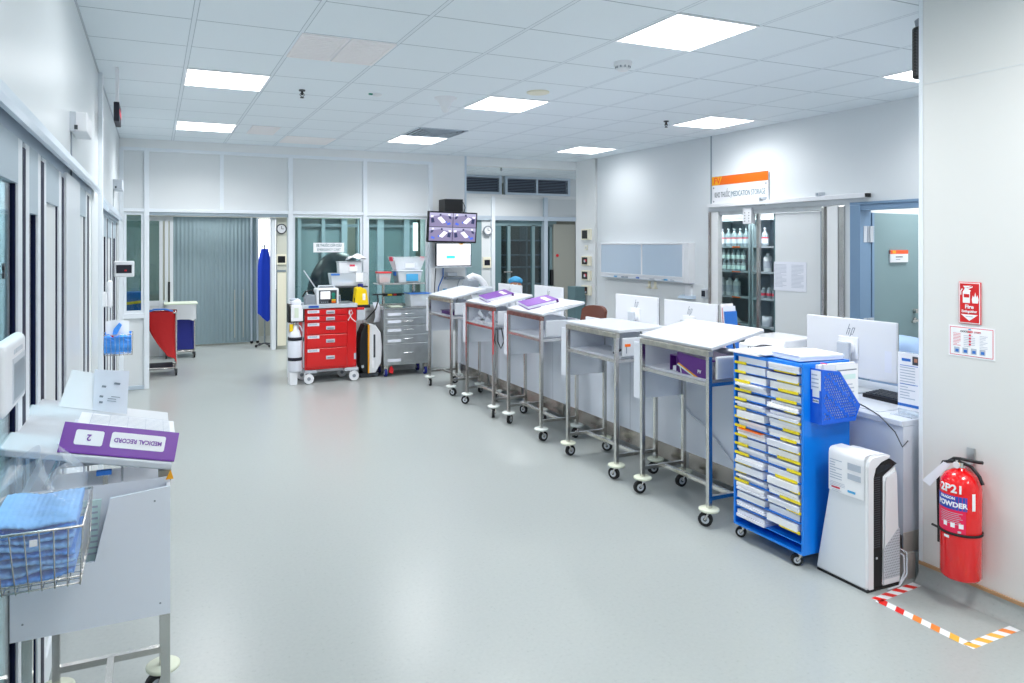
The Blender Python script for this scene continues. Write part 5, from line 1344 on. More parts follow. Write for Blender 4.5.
def floor_tape(lb, p0, p1, w, cols, nb_):
    b = B(); p0 = Vector((*p0, 0)); p1 = Vector((*p1, 0)); d = (p1-p0); L = d.length; d.normalize(); nrm = Vector((-d.y, d.x, 0))
    b.quad(*[(q.x, q.y, 0.0008) for q in (p0-nrm*w/2, p1-nrm*w/2, p1+nrm*w/2, p0+nrm*w/2)], 'tape_w')
    for k in range(nb_):
        a = (k+0.05)*L/nb_; e = a+L/nb_*0.48; sl = w*0.55
        pts = [p0+d*max(0, min(L, a-sl/2+sl)) - nrm*w/2, p0+d*min(L, e+sl/2) - nrm*w/2, p0+d*min(L, e-sl/2) + nrm*w/2, p0+d*max(0, a-sl/2) + nrm*w/2]
        b.quad(*[(q.x, q.y, 0.0013) for q in pts], cols[min(len(cols)-1, int(k*len(cols)/nb_))])
    b.v = [(v[0], v[1], v[2]) for v in b.v]
    return tag(b.build('floor_tape'), lb, 'floor tape', 'striped tape marks on the floor')
floor_tape('red and white striped floor tape beside the air purifier foot', (3.22, 2.425), (3.57, 2.455), 0.045, ['tape_r'], 4)
floor_tape('long striped floor tape fading from red to amber, parallel to the wall', (3.235, 2.42), (3.235, 1.995), 0.05, ['tape_r', 'tape_r', 'tape_o', 'tape_o', 'tape_y'], 5)
floor_tape('amber and white striped floor tape at the near end of the marked square', (3.215, 1.985), (3.565, 1.995), 0.045, ['tape_y', 'tape_y', 'tape_y', 'tape_o'], 4)

# ------------------------------------------------------------------ right wall fittings
t = thing('storage_sign', 'white and orange medication storage sign above the store opening', 'sign', (RX-0.012, 6.13, 2.20))
b = B(); b.box(-0.008, -0.42, 0.0, 0, 0.42, 0.315, 'white', 0.002); b.build('plate', t)
b = B(); b.box(-0.0095, -0.42, 0.215, -0.0078, 0.42, 0.315, 'orange'); b.add([(-0.0102,0.42,0.216), (-0.0102,0.30,0.216), (-0.0102,0.25,0.314), (-0.0102,0.42,0.314)], [(0,1,2,3)], 'amber'); b.build('orange_band', t)
b = B()
for y, z in ((0.39,0.03), (-0.39,0.03), (0.39,0.185), (-0.39,0.185)): b.cyl((-0.011,y,z), (-0.007,y,z), 0.01, 'midgrey', 12)
b.box(0.0, -0.36, -0.045, 0.01, -0.29, 0.0, 'midgrey'); b.build('fixing', t)
text('lettering', 'FV', 0.10, 'orange2', t, (-0.0106, 0.335, 0.262), FACE_X, bold=0.002)
text('lettering', 'KHO THUỐC', 0.088, 'inkd', t, (-0.0085, 0.255, 0.10), FACE_X, fit=0.235, bold=0.0)
text('lettering', '|MEDICATION STORAGE', 0.084, 'inkb', t, (-0.0085, -0.13, 0.10), FACE_X, fit=0.50)
t = thing('notice_sheets', 'two-page printed notice fixed on the white sliding store panel', 'notice', (RX+0.015, 5.46, 1.255))
b = B(); b.box(0.0, -0.205, 0, 0.003, 0.205, 0.30, 'paper2'); b.build('sheet', t)
b = B(); lines(b, 18, (-0.0006, 0.195, 0.275), (0,-1,0), (0,0,-1), 0.17, 0.24, 'inkl', 3); lines(b, 18, (-0.0006, -0.02, 0.275), (0,-1,0), (0,0,-1), 0.17, 0.24, 'inkl', 4); b.build('print', t)
b = B(); b.box(RX-0.03, 6.64, 1.10, RX, 6.72, 1.21, 'ltgrey', 0.006); b.box(RX-0.034, 6.65, 1.12, RX-0.029, 6.71, 1.19, 'navyb'); tag(b.build('card_reader'), 'small grey card reader with dark face left of the store opening', 'card reader')
for y in (5.05, 5.77): 
    b = B(); b.box(RX-0.07, y-0.03, 2.206, RX, y+0.03, 2.24, 'ltgrey', 0.004); b.cyl((RX-0.073, y, 2.222), (RX-0.07, y, 2.222), 0.012, 'alud', 12)
    tag(b.build('rail_clamp'), 'grey clamp over the sliding rail, %s' % ('above the white sliding panel' if y < 5.5 else 'under the storage sign corner'), 'clamp', 'clamps on the sliding rail')

# two-leaf whiteboard cabinet
t = thing('whiteboard_cabinet', 'long pale wall cabinet with two sliding grey-blue board doors', 'whiteboard cabinet', (RX-0.10, 6.86, 1.265))
b = B(); b.box(0, 0, 0, 0.10, 1.86, 0.49, 'white', 0.004); b.build('body', t)
for k, (y0, y1, lb) in enumerate(((0.10, 0.88, None), (0.91, 1.83, None))):
    b = B(); b.box(-0.006, y0, 0.065, 0.0, y1, 0.465, 'wb'); d = b.build('sliding_door', t)
    f = B(); w = 0.014
    for a in ((y0, 0.47, y1, 0.484), (y0, 0.06, y1, 0.075), (y0-0.014, 0.06, y0, 0.484), (y1, 0.06, y1+0.014, 0.484)): f.box(-0.010, a[0], a[1], 0, a[2], a[3], 'white')
    f.build('door_frame', d)
b = B(); b.box(-0.014, 0.1, 0.012, 0, 1.84, 0.018, 'alus'); 
for y, m in ((0.25, 'ltgrey'), (0.38, 'capteal'), (0.42, 'alus'), (0.62, 'ltgrey'), (0.66, 'ltgrey'), (0.95, 'inkbl'), (1.2, 'inkg'), (1.28, 'inkg'), (1.45, 'capteal')): b.box(-0.016, y, 0.02, -0.004, y+0.06, 0.036, m)
b.build('pen_ledge', t)
for y, m, lb in ((7.72, 'creamp', 'left one of two small cream hooks under the whiteboard cabinet'), (7.60, 'creamp', 'right one of two small cream hooks under the whiteboard cabinet')):
    b = B(); b.box(RX-0.02, y-0.02, 1.17, RX, y+0.02, 1.25, m, 0.003); b.box(RX-0.05, y-0.04, 1.16, RX, y+0.01, 1.175, m); tag(b.build('wall_hook'), lb, 'hook', 'cream hooks under the whiteboard')
b = B(); b.box(RX-0.03, 6.90, 1.10, RX, 7.0, 1.23, 'white', 0.004); b.prism([(RX-0.08, 1.08), (RX, 1.08), (RX, 1.12), (RX-0.05, 1.11)], 6.84, 7.08, 'wb', 'y'); tag(b.build('paper_dispenser'), 'small white wall holder under the near end of the whiteboard cabinet', 'holder')

PXX = RX-0.02
def pierbox(name, lb, z, h, kind):
    t = thing(name, lb, 'wall panel unit', (PXX, 9.06, z), group='panel units on the white pier')
    b = B(); b.box(-0.03, 0, 0, 0, 0.25, h, 'creamp', 0.005); b.build('casing', t)
    b = B(); b.box(-0.0325, 0.08, 0.02, -0.029, 0.225, h-0.02, 'blk')
    if kind == 2: b.box(-0.0335, 0.10, 0.06, -0.032, 0.16, h-0.05, 'redp'); b.box(-0.0337, 0.13, 0.05, -0.032, 0.17, h-0.06, 'ltgrey')
    if kind == 3: b.cyl((-0.0345, 0.15, h*0.55), (-0.032, 0.15, h*0.55), 0.03, 'brown', 14); b.box(-0.0335, 0.10, 0.03, -0.032, 0.2, 0.06, 'ltgrey')
    b.build('screen', t)
pierbox('video_intercom', 'top panel unit on the pier, with a plain dark screen', 1.80, 0.165, 1)
pierbox('video_intercom', 'second panel unit down the pier with a red patch on its screen', 1.415, 0.145, 2)
pierbox('video_intercom', 'third panel unit down the pier with a red patch on its screen', 1.195, 0.15, 2)
pierbox('video_intercom', 'lowest panel unit on the pier, above the brown chair', 0.975, 0.145, 3)
b = B(); b.box(PXX-0.012, 9.17, 1.65, PXX, 9.24, 1.72, 'creamp', 0.003); b.box(PXX-0.014, 9.19, 1.67, PXX-0.011, 9.22, 1.70, 'ltgrey'); tag(b.build('wall_button'), 'small square cream button between the top two pier units', 'button')

b = B(); b.box(5.74, 9.2, 0, 5.92, 9.42, 1.1, 'teald', 0.004); tag(b.build('slim_cabinet'), 'narrow dark grey-green cabinet standing against the white pier', 'cabinet')
# medicine store shelves
def shelf_unit(lb, y0, y1, x0=6.27, x1=6.55):
    t = thing('storage_shelf', lb, 'shelf', (x0, y0, 0), group='grey medicine shelves')
    D_, L_ = x1-x0, y1-y0
    b = B(); b.box(0, 0, 0, D_, 0.02, 2.05, 'shelf'); b.build('side_panel', t)
    b = B(); b.box(0, L_-0.02, 0, D_, L_, 2.05, 'shelf'); b.build('side_panel', t)
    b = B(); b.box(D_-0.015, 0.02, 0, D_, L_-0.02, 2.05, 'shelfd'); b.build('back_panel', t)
    for z in (0.30, 0.55, 0.81, 1.125, 1.425, 1.715, 2.03):
        b = B(); b.box(0, 0.02, z-0.02, D_-0.015, L_-0.02, z, 'shelf'); s_ = b.build('shelf', t)
        if z < 2 and z > 0.5:
            b = B(); b.box(-0.002, L_*0.25, z-0.018, 0, L_*0.25+0.13, z-0.004, 'orange'); b.build('label_strip', s_)
    return t
shelf_unit('left grey medicine shelf unit, full of bottles, inside the store', 6.30, 6.88)
shelf_unit('right grey medicine shelf unit beside the white sliding panel', 5.62, 6.27)
bproto = {}
def bottle(kind, x, y, z, lb, grp):
    if kind in bproto:
        o = copy_tree(bproto[kind])
    else:
        if kind == 'tall':
            o = thing('medicine_bottle', lb, 'bottle'); b = B(); b.lathe([(0,0), (0.034,0), (0.037,0.006), (0.037,0.125), (0.03,0.145), (0.014,0.162), (0.013,0.19), (0.0,0.19)], 'bottle', n=16); b.build('glass_body', o)
            b = B(); b.lathe([(0.016,0.188), (0.016,0.208), (0,0.208)], 'ltgrey', n=14); b.build('cap', o); b = B(); b.lathe([(0.0376,0.03), (0.0376,0.10)], 'paper2', n=16); b.lathe([(0.0379,0.085), (0.0379,0.10)], 'inkr', n=16); b.build('label', o)
        if kind == 'vial':
            o = thing('medicine_bottle', lb, 'bottle'); b = B(); b.lathe([(0,0), (0.026,0), (0.028,0.005), (0.028,0.075), (0.014,0.095), (0.013,0.11), (0,0.11)], 'bottle', n=14); b.build('glass_body', o)
            b = B(); b.lathe([(0.016,0.108), (0.016,0.122), (0,0.122)], 'alud', n=12); b.build('cap', o); b = B(); b.lathe([(0.0285,0.015), (0.0285,0.06)], 'mint', n=14); b.build('label', o)
        if kind == 'white':
            o = thing('medicine_bottle', lb, 'bottle'); b = B(); b.lathe([(0,0), (0.042,0), (0.045,0.008), (0.045,0.155), (0.034,0.175), (0.016,0.185), (0,0.185)], 'bottlew', n=16); b.build('plastic_body', o)
            b = B(); b.lathe([(0.018,0.183), (0.018,0.21), (0,0.21)], 'paper2', n=12); b.build('cap', o); b = B(); b.lathe([(0.0456,0.04), (0.0456,0.12)], 'inkl', n=16); b.build('label', o)
        if kind == 'redcap':
            o = thing('medicine_bottle', lb, 'bottle'); b = B(); b.lathe([(0,0), (0.026,0), (0.028,0.005), (0.028,0.09), (0.014,0.105), (0,0.105)], 'bottle', n=14); b.build('glass_body', o)
            b = B(); b.lathe([(0.016,0.103), (0.016,0.125), (0,0.125)], 'ltgrey', n=12); b.build('cap', o); b = B(); b.lathe([(0.0285,0.03), (0.0285,0.06)], 'inkr', n=14); b.build('label', o)
        bproto[kind] = o
    o.location = (x, y, z); o['label'] = lb; o['group'] = grp
ordn = ['first', 'second', 'third', 'fourth', 'fifth', 'sixth']
for k in range(5): bottle('tall', 6.34, 6.80-0.095*k, 1.717, '%s tall clear bottle from the left on the upper left store shelf' % ordn[k], 'tall bottles on the upper store shelf')
for k in range(6):
    bottle('vial', 6.31, 6.82-0.077*k, 1.427, '%s small bottle from the left in the lower tier, second store shelf' % ordn[k], 'small bottles on the second store shelf')
    bottle('vial', 6.31, 6.82-0.077*k, 1.551, '%s small bottle from the left in the upper tier, second store shelf' % ordn[k], 'small bottles on the second store shelf')
for k in range(3): bottle('white', 6.34, 6.80-0.115*k, 1.127, '%s white bottle from the left on the third left store shelf' % ordn[k], 'white bottles on the third store shelf')
bottle('tall', 6.34, 6.14, 1.717, 'single tall clear bottle on the upper right store shelf', 'tall bottles on the upper store shelf')
bottle('white', 6.34, 6.10, 1.427, 'white bottle alone on the second right store shelf', 'white bottles on the right store shelf')
for k in range(5): bottle('redcap', 6.33, 6.15-0.08*k, 1.127, '%s red-labelled small bottle from the left on the right store shelf' % ordn[k], 'red-labelled bottles on the right store shelf')
b = B(); rn = random.Random(5)
for k in range(3):
    b = B(); s = rn.random()*6
    b.surf(lambda u, v, s=s, k=k: (6.285+0.15*u, 6.58+0.08*k+0.13*v-0.05, 0.815+0.045*math.sin(u*3.1)*math.sin(v*3.1)*(1+0.4*math.sin(9*u+s))+0.03*k), 10, 10, 'bottlew')
    tag(b.build('fluid_bag'), ['grey plastic fluid bag at the right of the lower left store shelf', 'grey plastic fluid bag in the middle of the lower left store shelf', 'grey plastic fluid bag at the left of the lower left store shelf'][k], 'bag', 'fluid bags on the lower store shelf')
b = B(); b.lathe([(0.02,0), (0.055,0), (0.055,0.11), (0.02,0.11)], 'paper2', (6.35, 6.12, 0.812), 20); tag(b.build('tape_roll'), 'white roll on the lower right store shelf', 'roll')

# ------------------------------------------------------------------ red crash cart and what stands on it
KX, KY = 1.715, 9.02
t = thing('crash_cart', 'red five-drawer emergency cart on grey wheels before the glass wall', 'drawer cart', (KX, KY, 0))
W, Dp = 0.65, 0.42
b = B(); b.box(0, 0.008, 0.17, W, Dp, 0.93, 'red', 0.006); b.box(0.53, 0.0, 0.19, W, 0.01, 0.925, 'red', 0.003); b.build('body', t)
zs = [0.925, 0.845, 0.765, 0.61, 0.44, 0.195]
for k in range(5):
    z1, z0 = zs[k]-0.006, zs[k+1]+0.004
    b = B(); b.box(0.02, -0.014, z0, 0.525, 0.008, z1, 'red', 0.004); d = b.build('drawer', t)
    zc = (z0+z1)/2+0.0; b = B(); b.box(0.26, -0.020, zc-0.022, 0.37, -0.013, zc+0.022, 'ltgrey', 0.004); b.box(0.275, -0.024, zc-0.012, 0.355, -0.019, zc+0.006, 'midgrey'); b.build('handle', d)
    b = B(); b.box(0.03, -0.0155, z1-0.042, 0.175, -0.0138, z1-0.006, 'paper2'); 
    for q_ in range(2): b.box(0.04, -0.0162, z1-0.018-0.012*q_, 0.15, -0.0155, z1-0.013-0.012*q_, 'inkg')
    b.build('label', d)
b = B(); b.box(-0.035, -0.02, 0.935, W+0.012, Dp, 0.955, 'ltgrey', 0.006)
for a in ((-0.035,-0.02,W+0.012,-0.005), (-0.035,Dp-0.015,W+0.012,Dp), (-0.035,-0.005,-0.02,Dp-0.015), (W-0.003,-0.005,W+0.012,Dp-0.015)): b.box(a[0], a[1], 0.955, a[2], a[3], 0.985, 'ltgrey', 0.004)
b.build('top_tray', t)
b = B(); b.box(0.04, -0.022, 0.945, 0.17, -0.0195, 0.972, 'inkbl'); b.box(0.055, -0.0225, 0.952, 0.155, -0.0215, 0.965, 'navy'); b.build('name_plate', t)
b = B(); b.box(0.0, 0.0, 0.125, 0.15, Dp, 0.165, 'ltgrey', 0.006); b.box(W-0.15, 0.0, 0.125, W+0.03, Dp, 0.165, 'ltgrey', 0.006); b.box(0.15, 0.06, 0.13, W-0.15, Dp, 0.16, 'ltgrey'); b.build('chassis', t)
for x, y in ((0.03,0.03), (W-0.05,0.03), (0.0,Dp-0.07), (W-0.13,Dp-0.07)):
    b = B(); b.tube([(x-0.02,y,0.066), (x+0.02,y,0.066)], 0.066, 'dkgrey', 22); b.build('wheel', t)
    b = B(); b.box(x-0.032, y-0.035, 0.05, x-0.024, y+0.035, 0.13, 'white', 0.004); b.box(x+0.024, y-0.035, 0.05, x+0.032, y+0.035, 0.13, 'white', 0.004)
    b.tube([(x+0.01,y-0.078,0.07), (x+0.01,y-0.066,0.07)], 0.062, 'white', 22); b.tube([(x+0.01,y-0.081,0.07), (x+0.01,y-0.077,0.07)], 0.022, 'midgrey', 16); b.build('wheel_cover', t)
b = B(); b.tube([(0.56,-0.006,0.90), (0.55,-0.012,0.86), (0.575,-0.012,0.83), (0.60,-0.012,0.86), (0.585,-0.012,0.90), (0.56,-0.012,0.88), (0.57,-0.012,0.82), (0.60,-0.012,0.78), (0.65,-0.008,0.74)], 0.005, 'white', 6); b.tube([(0.57,-0.012,0.82), (0.54,-0.012,0.77)], 0.005, 'white', 6); b.build('seal_cord', t)
b = B(); b.box(W-0.03, -0.002, 0.27, W-0.004, 0.0005, 0.35, 'alus'); b.build('side_label', t)
b = B(); b.sq((-0.012,0.04,0.2), (-0.012,0.04,0.93), 0.02, 'ltgrey'); b.box(-0.03,0.03,0.80,0.0,0.05,0.85,'white'); b.box(-0.03,0.03,0.53,0.0,0.05,0.58,'white'); b.build('side_rail', t)
# shelf post at the rear right with raised shelf
b = B(); b.sq((0.50,Dp-0.05,0.985), (0.50,Dp-0.05,1.17), 0.03, 'dkgrey'); b.box(0.30,0.20,1.17,0.86,Dp,1.19,'dkgrey',0.004); b.build('raised_shelf', t)

t = thing('defibrillator', 'white patient monitor with screen and coloured keys on the red cart', 'monitor', (1.865, 9.05, 0.957))
b = B(); b.box(0, 0, 0.005, 0.285, 0.2, 0.225, 'white', 0.02, 3); b.build('casing', t)
b = B(); b.box(0.03, -0.003, 0.03, 0.255, 0.003, 0.20, 'dkgrey', 0.003); b.build('front_plate', t)
b = B(); b.box(0.05, -0.006, 0.09, 0.17, -0.002, 0.185, 'scr'); b.build('screen', t)
b = B(); b.cyl((0.212,-0.008,0.145), (0.212,-0.002,0.145), 0.024, 'green', 16); b.cyl((0.212,-0.011,0.105), (0.212,-0.002,0.105), 0.019, 'green', 16); b.box(0.19,-0.007,0.068,0.24,-0.002,0.084,'yellowp'); b.box(0.19,-0.007,0.04,0.24,-0.002,0.064,'orange')
b.cyl((0.165,-0.010,0.062), (0.165,-0.002,0.062), 0.018, 'blk', 16)
for k in range(4): b.box(0.055+0.025*k,-0.006,0.045,0.07+0.025*k,-0.002,0.055,'midgrey')
b.build('keys', t)
b = B(); b.tube([(0.04,0.1,0.22), (0.05,0.1,0.25), (0.24,0.1,0.25), (0.25,0.1,0.22)], 0.012, 'ltgrey', 8); b.build('handle', t)
b = B(); b.tube([(0.02,0.05,0.08), (-0.06,0.02,0.1), (-0.11,0.05,0.16), (-0.1,0.1,0.2)], 0.006, 'white', 6); b.tube([(0.285,0.08,0.12), (0.31,0.06,0.13), (0.315,0.07,0.05), (0.29,0.1,0.03)], 0.008, 'ltgrey', 6); b.build('lead', t)
t = thing('accessory_pouch', 'grey equipment pouch left of the patient monitor on the red cart', 'pouch', (1.74, 9.06, 0.957))
b = B(); b.prism([(0,0.0), (0.12,0.0), (0.12,0.14), (0.03,0.15), (-0.01,0.10)], 0, 0.16, 'midgrey', 'y', 0.012); b.build('body', t)
b = B(); b.tube([(-0.04,0.05,0.12), (0.0,0.04,0.19), (0.09,0.05,0.20), (0.115,0.08,0.15)], 0.01, 'blk', 8); b.build('strap', t)
b = B(); b.tube([(1.80, 9.25, 1.17), (1.90, 9.16, 1.19), (1.72, 9.32, 1.40)], 0.02, 'ltgrey', 8) if False else b.sq((1.90, 9.30, 1.18), (1.76, 9.34, 1.40), 0.028, 'ltgrey', 0.012)
tag(b.build('laryngoscope_case'), 'slim light bar leaning behind the patient monitor', 'bar')
def tub(name, lb, x0, x1, y0, y1, z0, z1, lidm, body='tub', tap=0.02, lidh=0.012, content=None):
    t = thing(name, lb, 'box', ((x0+x1)/2, (y0+y1)/2, z0))
    w, d, h = (x1-x0)/2, (y1-y0)/2, z1-z0
    b = B(); lo = [(-w+tap,-d+tap,0), (w-tap,-d+tap,0), (w-tap,d-tap,0), (-w+tap,d-tap,0)]; hi = [(-w,-d,h), (w,-d,h), (w,d,h), (-w,d,h)]
    b.add(lo+hi, [(0,3,2,1), (0,1,5,4), (1,2,6,5), (2,3,7,6), (3,0,4,7)], body); b.build('tub', t)
    if lidm: b = B(); b.box(-w-0.008, -d-0.008, h, w+0.008, d+0.008, h+lidh, lidm, 0.004); b.build('lid', t)
    if content:
        for nm, m, a in content:
            b = B(); b.box(*a, m, 0.006); b.build(nm, t)
    return t
tub('storage_box', 'clear plastic tub with a blue corner on the raised shelf of the red cart', 2.09, 2.58, 9.24, 9.43, 1.192, 1.36, None, 'tub', 0.02, content=[('blue_rim', 'inkbl', (-0.245,-0.098,0.14,-0.13,-0.09,0.165)), ('packets', 'paper2', (-0.2,-0.07,0.01,0.2,0.06,0.06)), ('packets', 'cap', (-0.12,-0.06,0.05,0.05,0.05,0.075)), ('packets', 'inkr', (0.06,-0.07,0.03,0.17,0.03,0.045)), ('hanging_sheet', 'paper', (0.08,-0.102,0.05,0.18,-0.098,0.17))])
tub('storage_box', 'white plastic box standing on the clear tub above the red cart', 2.20, 2.50, 9.26, 9.41, 1.361, 1.50, 'ltgrey', 'white', 0.008, content=[('print', 'inkr', (-0.01,-0.079,0.03,0.06,-0.07,0.11)), ('print', 'paper', (-0.02,-0.0805,0.02,0.09,-0.075,0.085))])
b = B(); b.surf(lambda u, v: (2.32+0.24*u, 9.23+0.18*v, 1.53+0.075*math.sin(u*2.6+.3)*math.sin(v*2.4+.4)+0.015*math.sin(9*u+4*v)), 14, 10, 'paper'); b.surf(lambda u, v: (2.32+0.24*u, 9.23+0.18*v, 1.516), 3, 3, 'paper')
tag(b.build('plastic_pack'), 'crumpled white pack lying on top of the boxes above the red cart', 'pack')
t = thing('suction_unit', 'yellow and dark blue suction unit on the right end of the red cart', 'suction unit', (2.365, 9.08, 0.925)); t.scale = (0.9, 1, 1.02)
b = B(); b.prism([(0.0,0.06), (0.02,0.0), (0.20,0.0), (0.20,0.05), (0.17,0.22), (0.08,0.26), (0.02,0.24)], 0.0, 0.14, 'yellowp', 'y', 0.012); b.build('body', t)
b = B(); b.box(0.015, -0.005, -0.012, 0.225, 0.145, 0.03, 'navyb', 0.006); b.box(0.0, 0.02, 0.05, 0.06, 0.06, 0.12, 'navyb', 0.01); b.build('base', t)
b = B(); b.cyl((0.10,0.07,0.24), (0.10,0.07,0.29), 0.04, 'navy', 18); b.build('canister_cap', t)
b = B(); b.box(0.11, -0.002, 0.09, 0.15, 0.004, 0.17, 'paper'); b.build('label', t)
t = thing('suction_bracket', 'grey bracket with a red cap hanging right of the red cart', 'bracket', (2.38, 9.05, 0.74))
b = B(); b.box(0.0, 0, 0.02, 0.11, 0.06, 0.16, 'ltgrey', 0.008); b.build('body', t)
b = B(); b.box(0.0, -0.004, 0.155, 0.10, 0.05, 0.185, 'redp', 0.006); b.build('red_cap', t)
t = thing('oxygen_cylinder', 'white oxygen cylinder strapped with black bands left of the red cart', 'gas cylinder', (1.60, 9.06, 0.0))
b = B(); b.lathe([(0,0.16), (0.075,0.16), (0.083,0.18), (0.083,0.56), (0.06,0.66), (0.03,0.70), (0.03,0.73), (0,0.73)], 'paper2', n=24); b.build('cylinder_body', t)
b = B()
for z in (0.30, 0.55): b.lathe([(0.084,z), (0.0875,z), (0.0875,z+0.04), (0.084,z+0.04)], 'navyb', n=24)
b.build('strap', t)
b = B(); b.cyl((0,0,0.72), (0,0,0.77), 0.018, 'chrome'); b.box(-0.07,-0.04,0.66,-0.03,0.0,0.75,'yellowp',0.005); b.tube([(0,0,0.75), (0.06,-0.04,0.72), (0.08,-0.04,0.66)], 0.007, 'ltgrey', 6); b.build('valve', t)
b = B(); b.box(-0.075, -0.06, 0.0, 0.02, 0.08, 0.16, 'white', 0.008); b.build('foot_block', t)
t = thing('sharps_holder', 'black open bin holding a glove box and gloves left of the red cart', 'holder', (1.515, 9.02, 0.77))
b = B(); b.box(0.0, 0, 0, 0.19, 0.13, 0.012, 'blk'); b.box(0, 0.118, 0, 0.19, 0.13, 0.22, 'blk'); b.box(0, 0, 0, 0.012, 0.13, 0.23, 'blk'); b.box(0.178,0,0,0.19,0.13,0.2,'blk'); b.build('bin', t)
b = B(); b.box(0.03, -0.008, 0.015, 0.175, 0.1, 0.21, 'paper', 0.004); b.box(0.07,-0.012,0.06,0.12,-0.007,0.18,'lid'); b.build('glove_box', t)
b = B(); b.ball((0.10,0.06,0.24), 0.07, 'paper2', 12, (1,0.7,0.8)); b.ball((0.07,0.05,0.28), 0.035, 'inkl', 10, (1.6,0.7,0.6)); b.build('gloves', t)
t = thing('rescue_case', 'black white and yellow curved hard case standing right of the red cart', 'case', (2.43, 9.12, 0.06))
b = B(); 
def halfc(x0, w, h, m, y0, y1, b): 
    b.prism([(x0, 0.0), (x0+w*0.5, 0.0), (x0+w*0.92, 0.12*h/0.62), (x0+w, 0.32*h/0.62), (x0+w*0.9, 0.50*h/0.62), (x0+w*0.5, h*0.97), (x0, h)], y0, y1, m, 'y', 0.012)
halfc(0.13, 0.18, 0.64, 'white', 0, 0.2, b); b.build('white_shell', t)
b = B(); b.prism([(0.115,0.0), (0.135,0.0), (0.14,0.63), (0.115,0.64)], -0.006, 0.2, 'amber', 'y', 0.004); b.build('yellow_band', t)
b = B(); b.prism([(0.115,0.0), (0.05,0.0), (0.01,0.12), (0.0,0.35), (0.02,0.52), (0.07,0.63), (0.115,0.64)], 0, 0.2, 'blk', 'y', 0.012); b.build('black_shell', t)
b = B(); b.box(0.19,-0.006,0.20,0.215,0.004,0.50,'dkgrey',0.004); b.build('handle', t)
b = B(); b.box(0.17,-0.004,0.06,0.20,0.002,0.16,'paper'); b.box(0.03,-0.004,0.1,0.06,0.002,0.11,'ltgrey'); b.cyl((0.045,-0.004,0.09),(0.045,0.002,0.09),0.018,'ltgrey',14); b.build('label', t)
b = B(); b.box(0.02, 0.03, -0.06, 0.27, 0.17, 0.0, 'dkgrey', 0.01); b.build('foot', t)
b = B(); b.surf(lambda u, v: (1.96+0.62*math.sin(v*math.pi/2)**0.9*math.cos(math.pi*u)*0.75+0.45, 10.2+0.3*math.sin(math.pi*u)*-1*math.sin(v*math.pi/2), 0.85+0.78*math.cos(v*math.pi/2)), 24, 12, 'cover')
b.box(1.97, 10.15, 0.0, 2.85, 10.3, 0.85, 'cover', 0.03); tag(b.build('covered_machine'), 'dark domed machine cover seen through the glass behind the red cart', 'machine')

# ------------------------------------------------------------------ steel drawer cart
SX0, SYc = 2.745, 9.07
t = thing('steel_cart', 'stainless steel drawer cart with a raised shelf against the glass wall', 'drawer cart', (SX0, SYc, 0))
W, Dp = 0.63, 0.38
b = B(); b.box(0, 0, 0.15, W, Dp, 0.88, 'steelb', 0.004); b.build('body', t)
zs = [0.865, 0.775, 0.67, 0.55, 0.435, 0.18]
for k in range(5):
    z1, z0 = zs[k]-0.006, zs[k+1]+0.006
    b = B(); b.box(0.025, -0.014, z0, W-0.02, 0.0, z1, 'steelb', 0.004); d = b.build('drawer', t)
    zl = z0+0.012 if k in (3, 4) else (z0+z1)/2-0.02
    b = B(); b.box(0.05, -0.016, zl, 0.23, -0.0135, zl+0.036, 'paper2'); b.build('label', d)
    zc = (z0+z1)/2+0.005; b = B(); b.tube([(0.27,-0.012,zc), (0.275,-0.03,zc-0.004), (0.39,-0.03,zc-0.004), (0.395,-0.012,zc)], 0.006, 'chrome', 8); b.build('handle', d)
b = B(); b.box(-0.02, -0.02, 0.88, W+0.02, Dp, 0.90, 'steel', 0.003)
for a in ((-0.02,Dp-0.012,W+0.02,Dp), (-0.02,-0.02,-0.008,Dp-0.012), (W+0.008,-0.02,W+0.02,Dp-0.012)): b.box(a[0], a[1], 0.90, a[2], a[3], 0.93, 'steel')
b.build('top_tray', t)
for x in (0.03, W-0.05):
    for y in (0.03, Dp-0.05):
        b = B(); b.tube([(x-0.015,y,0.052), (x+0.015,y,0.052)], 0.05, 'navy', 20); b.cyl((x-0.018,y,0.052), (x+0.018,y,0.052), 0.025, 'ltgrey', 16); b.build('wheel', t)
        b = B(); b.box(x-0.03, y-0.03, 0.105, x+0.03, y+0.03, 0.15, 'steel'); b.box(x-0.028,y-0.02,0.05,x-0.022,y+0.02,0.11,'steel'); b.box(x+0.022,y-0.02,0.05,x+0.028,y+0.02,0.11,'steel'); b.build('fork', t)
b = B(); b.prism([(0.07,0.06), (0.12,0.04), (0.13,0.10), (0.10,0.14), (0.08,0.12)], -0.01, 0.01, 'redp', 'y'); b.build('brake_pedal', t)
b = B(); b.tube([(0.10,Dp-0.03,0.93), (0.10,Dp-0.03,1.20)], 0.022, 'steel', 12); b.tube([(W-0.1,Dp-0.03,0.93), (W-0.1,Dp-0.03,1.20)], 0.022, 'steel', 12); b.box(-0.04, 0.08, 1.20, 0.61, Dp, 1.222, 'steel', 0.003); b.build('raised_shelf', t)
b = B(); b.tube([(-0.06,Dp-0.06,1.06), (0.55,Dp-0.06,1.06)], 0.012, 'dkgrey', 8); b.box(0.08,Dp-0.10,1.035,0.34,Dp-0.05,1.075,'blk',0.006); b.box(0.14,Dp-0.105,1.045,0.2,Dp-0.098,1.065,'yellowp'); b.box(0.22,Dp-0.105,1.045,0.26,Dp-0.098,1.065,'redp'); b.build('hook_rail', t)
